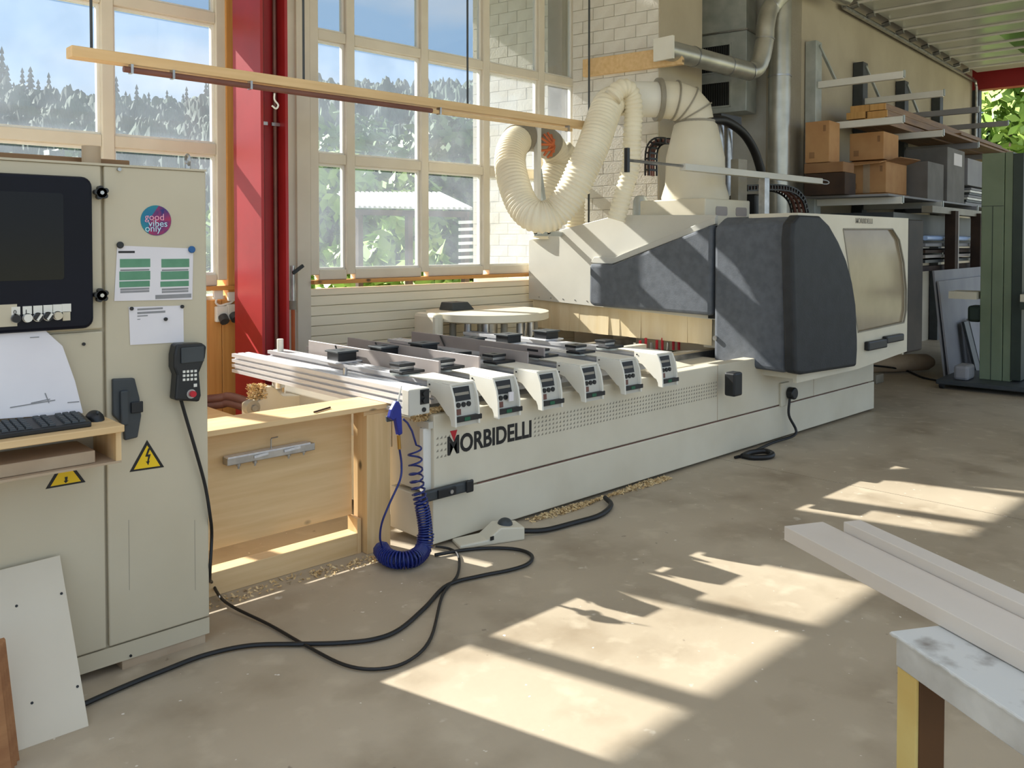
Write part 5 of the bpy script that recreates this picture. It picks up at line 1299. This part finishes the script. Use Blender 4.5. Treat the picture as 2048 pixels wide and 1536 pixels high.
carton('dark_crate', .04, .38, .15, .62, 2.147, 2.395, 'dark_brown', 'dark crate on the rack below the flattened carton', tape=False, marks=False)
carton('cardboard_box', .92, 1.7, .33, .78, 2.20, 2.57, 'cardboard', 'open cardboard box with spread flaps and pale tape', flaps=True)
carton('carton_base', .90, 1.75, .30, .80, 2.147, 2.195, 'cardboard_dark', 'flat carton under the open cardboard box', tape=False, marks=False)
carton('cardboard_box', .95, 1.5, .34, .74, 2.60, 2.93, 'cardboard', 'closed printed cardboard box on top of the open box', tape=False)
carton('grey_carton', 1.80, 2.5, .45, 1.0, 2.147, 2.62, 'carton_grey', 'carton right of the open cardboard box, painted in shade grey', tape=False, marks=False)  # grey puts the shade on the open box's room side into colour
carton('grey_carton', 2.55, 3.4, .5, 1.03, 2.147, 2.86, 'carton_grey', 'tall grey carton with white label on the rack', tape=False, marks=False)
lp_ = wing(Vector((2.9, 1.033, 2.68)))
tag(MB(wing).box(2.85, 3.25, 1.03, 1.034, 2.64, 2.80).build('white_label', 'paper'), 'white label stuck on the tall grey carton', 'label')
carton('appliance_case', 3.7, 4.9, .4, 1.0, 2.42, 2.80, 'board_grey', 'grey appliance case on the rack right of the cartons', tape=False, marks=False)
for i in range(7):
    z_ = 2.147 + i*.036; tag(MB(wing).box(3.6+.05*i, 6.6-.12*i, .3+.03*(i % 3), 1.0, z_, z_+.028).build('flat_profile', ['board_grey', 'dark_grey_plastic', 'white_paint'][i % 3]), ['lowest grey', 'second dark', 'third white', 'fourth grey', 'fifth dark', 'sixth white', 'topmost grey'][i] + ' flat profile in the pile on the rack', 'profile', 'flat profiles piled on the rack')
# frames below
fb = thing('frame_stand', 'brown wooden stand with dark frames under the rack', 'stand', wing(Vector((3, 1, 0))))
for t_ in (2.05, 3.3): MB(wing).box(t_-.05, t_+.05, 1.15, 1.27, 0, 2.0).build('post', 'dark_brown', fb)
MB(wing).box(2.1, 2.14, 1.15, 1.28, 0, 2.0).build('post_edge', 'fence_grey', fb)
MB(wing).box(1.2, 4.2, 1.1, 1.22, 1.96, 2.04).build('top_rail', 'hose_grey', fb)
MB(wing).box(1.2, 4.2, 1.0, 1.1, 1.26, 1.32).build('shelf_rail', 'dark_brown', fb)
for i, z_ in enumerate((1.36, 1.42, 1.48, 1.56)):
    tag(MB(wing).box(1.3, 4.1, .75+.05*i, 1.12, z_, z_+.035).build('stored_bar', ['dark_grey_plastic', 'fence_grey', 'dark_brown', 'board_grey'][i]), ['lowest dark', 'second pale', 'third brown', 'topmost grey'][i] + ' flat bar stored behind the brown stand', 'bar', 'bars behind the brown stand')
tag(MB(wing).cyl((1.35, 1.1, 1.66), (4.1, 1.1, 1.66), .03, 12).build('glass_tube', 'bluish_glass', smooth=True), 'bluish white glass tube lying across the brown stand', 'tube')
for i, (t0_, t1_) in enumerate(((2.4, 2.95), (3.0, 3.2))):
    tag(MB(wing).box(t0_, t1_, .9, .96, 1.70, 1.95).build('standing_sheet', ['carton_grey', 'dark_grey_plastic'][i]), ['grey panel standing on the bars behind the stand', 'narrow dark panel standing on the bars behind the stand'][i], 'panel')
tag(MB(wing).box(.5, 3.9, .15, 1.0, 1.55, 1.95).build('dark_cover', 'dark_grey_plastic'), 'dark covered load on the low rack arms behind the hood', 'load')
# leaning sheets
def leanbox(name, t0_, t1_, s0, s1, h, th, m, label):
    tag(MB(wing).hexa([(t0_, s0, 0), (t1_, s0, 0), (t1_, s0+th, 0), (t0_, s0+th, 0), (t0_, s1, h), (t1_, s1, h), (t1_, s1+th, h), (t0_, s1+th, h)]).build(name, m), label, 'board')
leanbox('leaning_sheet', 1.0, 4.0, 1.42, 1.28, 1.28, .02, 'board_grey', 'large pale sheet leaning below the rack')
leanbox('leaning_sheet', 1.0, 3.6, 1.47, 1.33, 1.16, .02, 'board_grey', 'slightly lower pale sheet leaning on the large sheet')
leanbox('leaning_strip', 1.55, 1.75, 1.62, 1.46, .66, .03, 'dark_grey_plastic', 'narrow dark strip leaning on the pale sheets')
leanbox('leaning_strip', 1.78, 2.0, 1.62, 1.46, .68, .03, 'board_grey', 'narrow pale strip leaning on the pale sheets')
leanbox('leaning_strip', 2.02, 2.3, 1.60, 1.46, .40, .02, 'carton_grey', 'short grey strip leaning on the pale sheets')
leanbox('leaning_strip', 2.9, 3.05, 1.60, 1.46, .95, .05, 'dark_grey_plastic', 'thin dark panel leaning beside the green saw')
# sack and pallet pieces near the hood
sk = at(1800, 745, 'z', 0)
m = MB(); m.tube([Vector((sk.x-.45, sk.y+.25, .11)), Vector((sk.x-.4, sk.y+.22, .115)), Vector((sk.x, sk.y, .12)), Vector((sk.x+.35, sk.y-.18, .115)), Vector((sk.x+.42, sk.y-.22, .11))], [.06, .10, .11, .10, .06], 14)
tag(m.build('brown_sack', 'mdf', smooth=True), 'brown sack roll lying on the floor behind the hood', 'sack')
wb_ = at(1750, 765, 'z', 0); tag(MB().box(wb_.x-.1, wb_.x+.1, wb_.y-.06, wb_.y+.06, 0, .1).build('steel_block', 'hose_grey', bevel=.01), 'small steel levelling block at the end of the bed', 'block')
tag(MB().tube(spline([Vector((9.0, 4.2, .3)), at(1800, 738, 'z', .05), at(1845, 755, 'z', .012), at(1880, 762, 'z', .012), at(1900, 765, 'z', .012)], 6), .012, 6).build('saw_cable', 'cable'), 'thin black cable from the sack to the green saw', 'cable')

# ================================================================== GREEN BAND SAW
gs0 = at(1958, 765, 'z', .06)
gs = thing('band_saw', 'tall green band saw on a wheeled base plate', 'saw', (10.5, 3.2, 0))
gx0, gyy = gs0.x, gs0.y
ga = E1*1.0; gb = E2*1.0
def gq(p): return Vector((gx0, gyy, 0)) + E1*p.x + E2*p.y + Vector((0, 0, p.z))
MB(gq).box(-.35, .7, -.35, .85, .05, .10).build('base_plate', 'dark_grey_plastic', gs, bevel=.01)
for a_, b_ in ((-.3, -.3), (-.3, .78), (.62, -.3), (.62, .78)): MB(gq).cyl((a_, b_-.02, .045), (a_, b_+.02, .045), .045, 14).build('caster', 'black_plastic', gs, smooth=True)
MB(gq).box(0, .35, 0, .22, .10, 2.58).build('column', 'green_paint', gs, bevel=.006)
MB(gq).box(-.004, 0, .11, .116, .1, 2.0).build('column_joint', 'dark_green', gs); MB(gq).box(-.004, 0, 0, .22, 2.0, 2.006).build('column_joint', 'dark_green', gs)
MB(gq).box(.01, .4, .225, .30, .10, 2.58).build('column_side', 'green_paint', gs, bevel=.004)
MB(gq).box(.0, .5, .305, .40, .12, 2.56).build('dark_side_strip', 'dark_green', gs)  # dark green strip along the right of the column
MB(gq).box(-.2, .5, .42, 1.2, .98, 1.06).build('saw_table', 'cream', gs, bevel=.004)
MB(gq).box(-.2, .5, .42, .62, .90, .98).build('table_support', 'dark_green', gs)
MB(gq).box(-.08, .3, -.3, -.02, .98, 1.06).build('side_table', 'cream', gs)
MB(gq).box(.05, .3, -.14, 0, .72, .9).build('switch_box', 'dark_green', gs, bevel=.03)
MB(gq).box(-.06, -.01, .44, .56, 1.06, 1.40).build('blade_guard', 'window_glass', gs)
MB(gq).box(0, .4, .62, 1.0, 1.06, 1.5).build('saw_head_guard', 'black_plastic', gs)
MB(gq).box(-.25, .05, -.2, -.05, .1, .26).build('motor', 'board_grey', gs, bevel=.03)
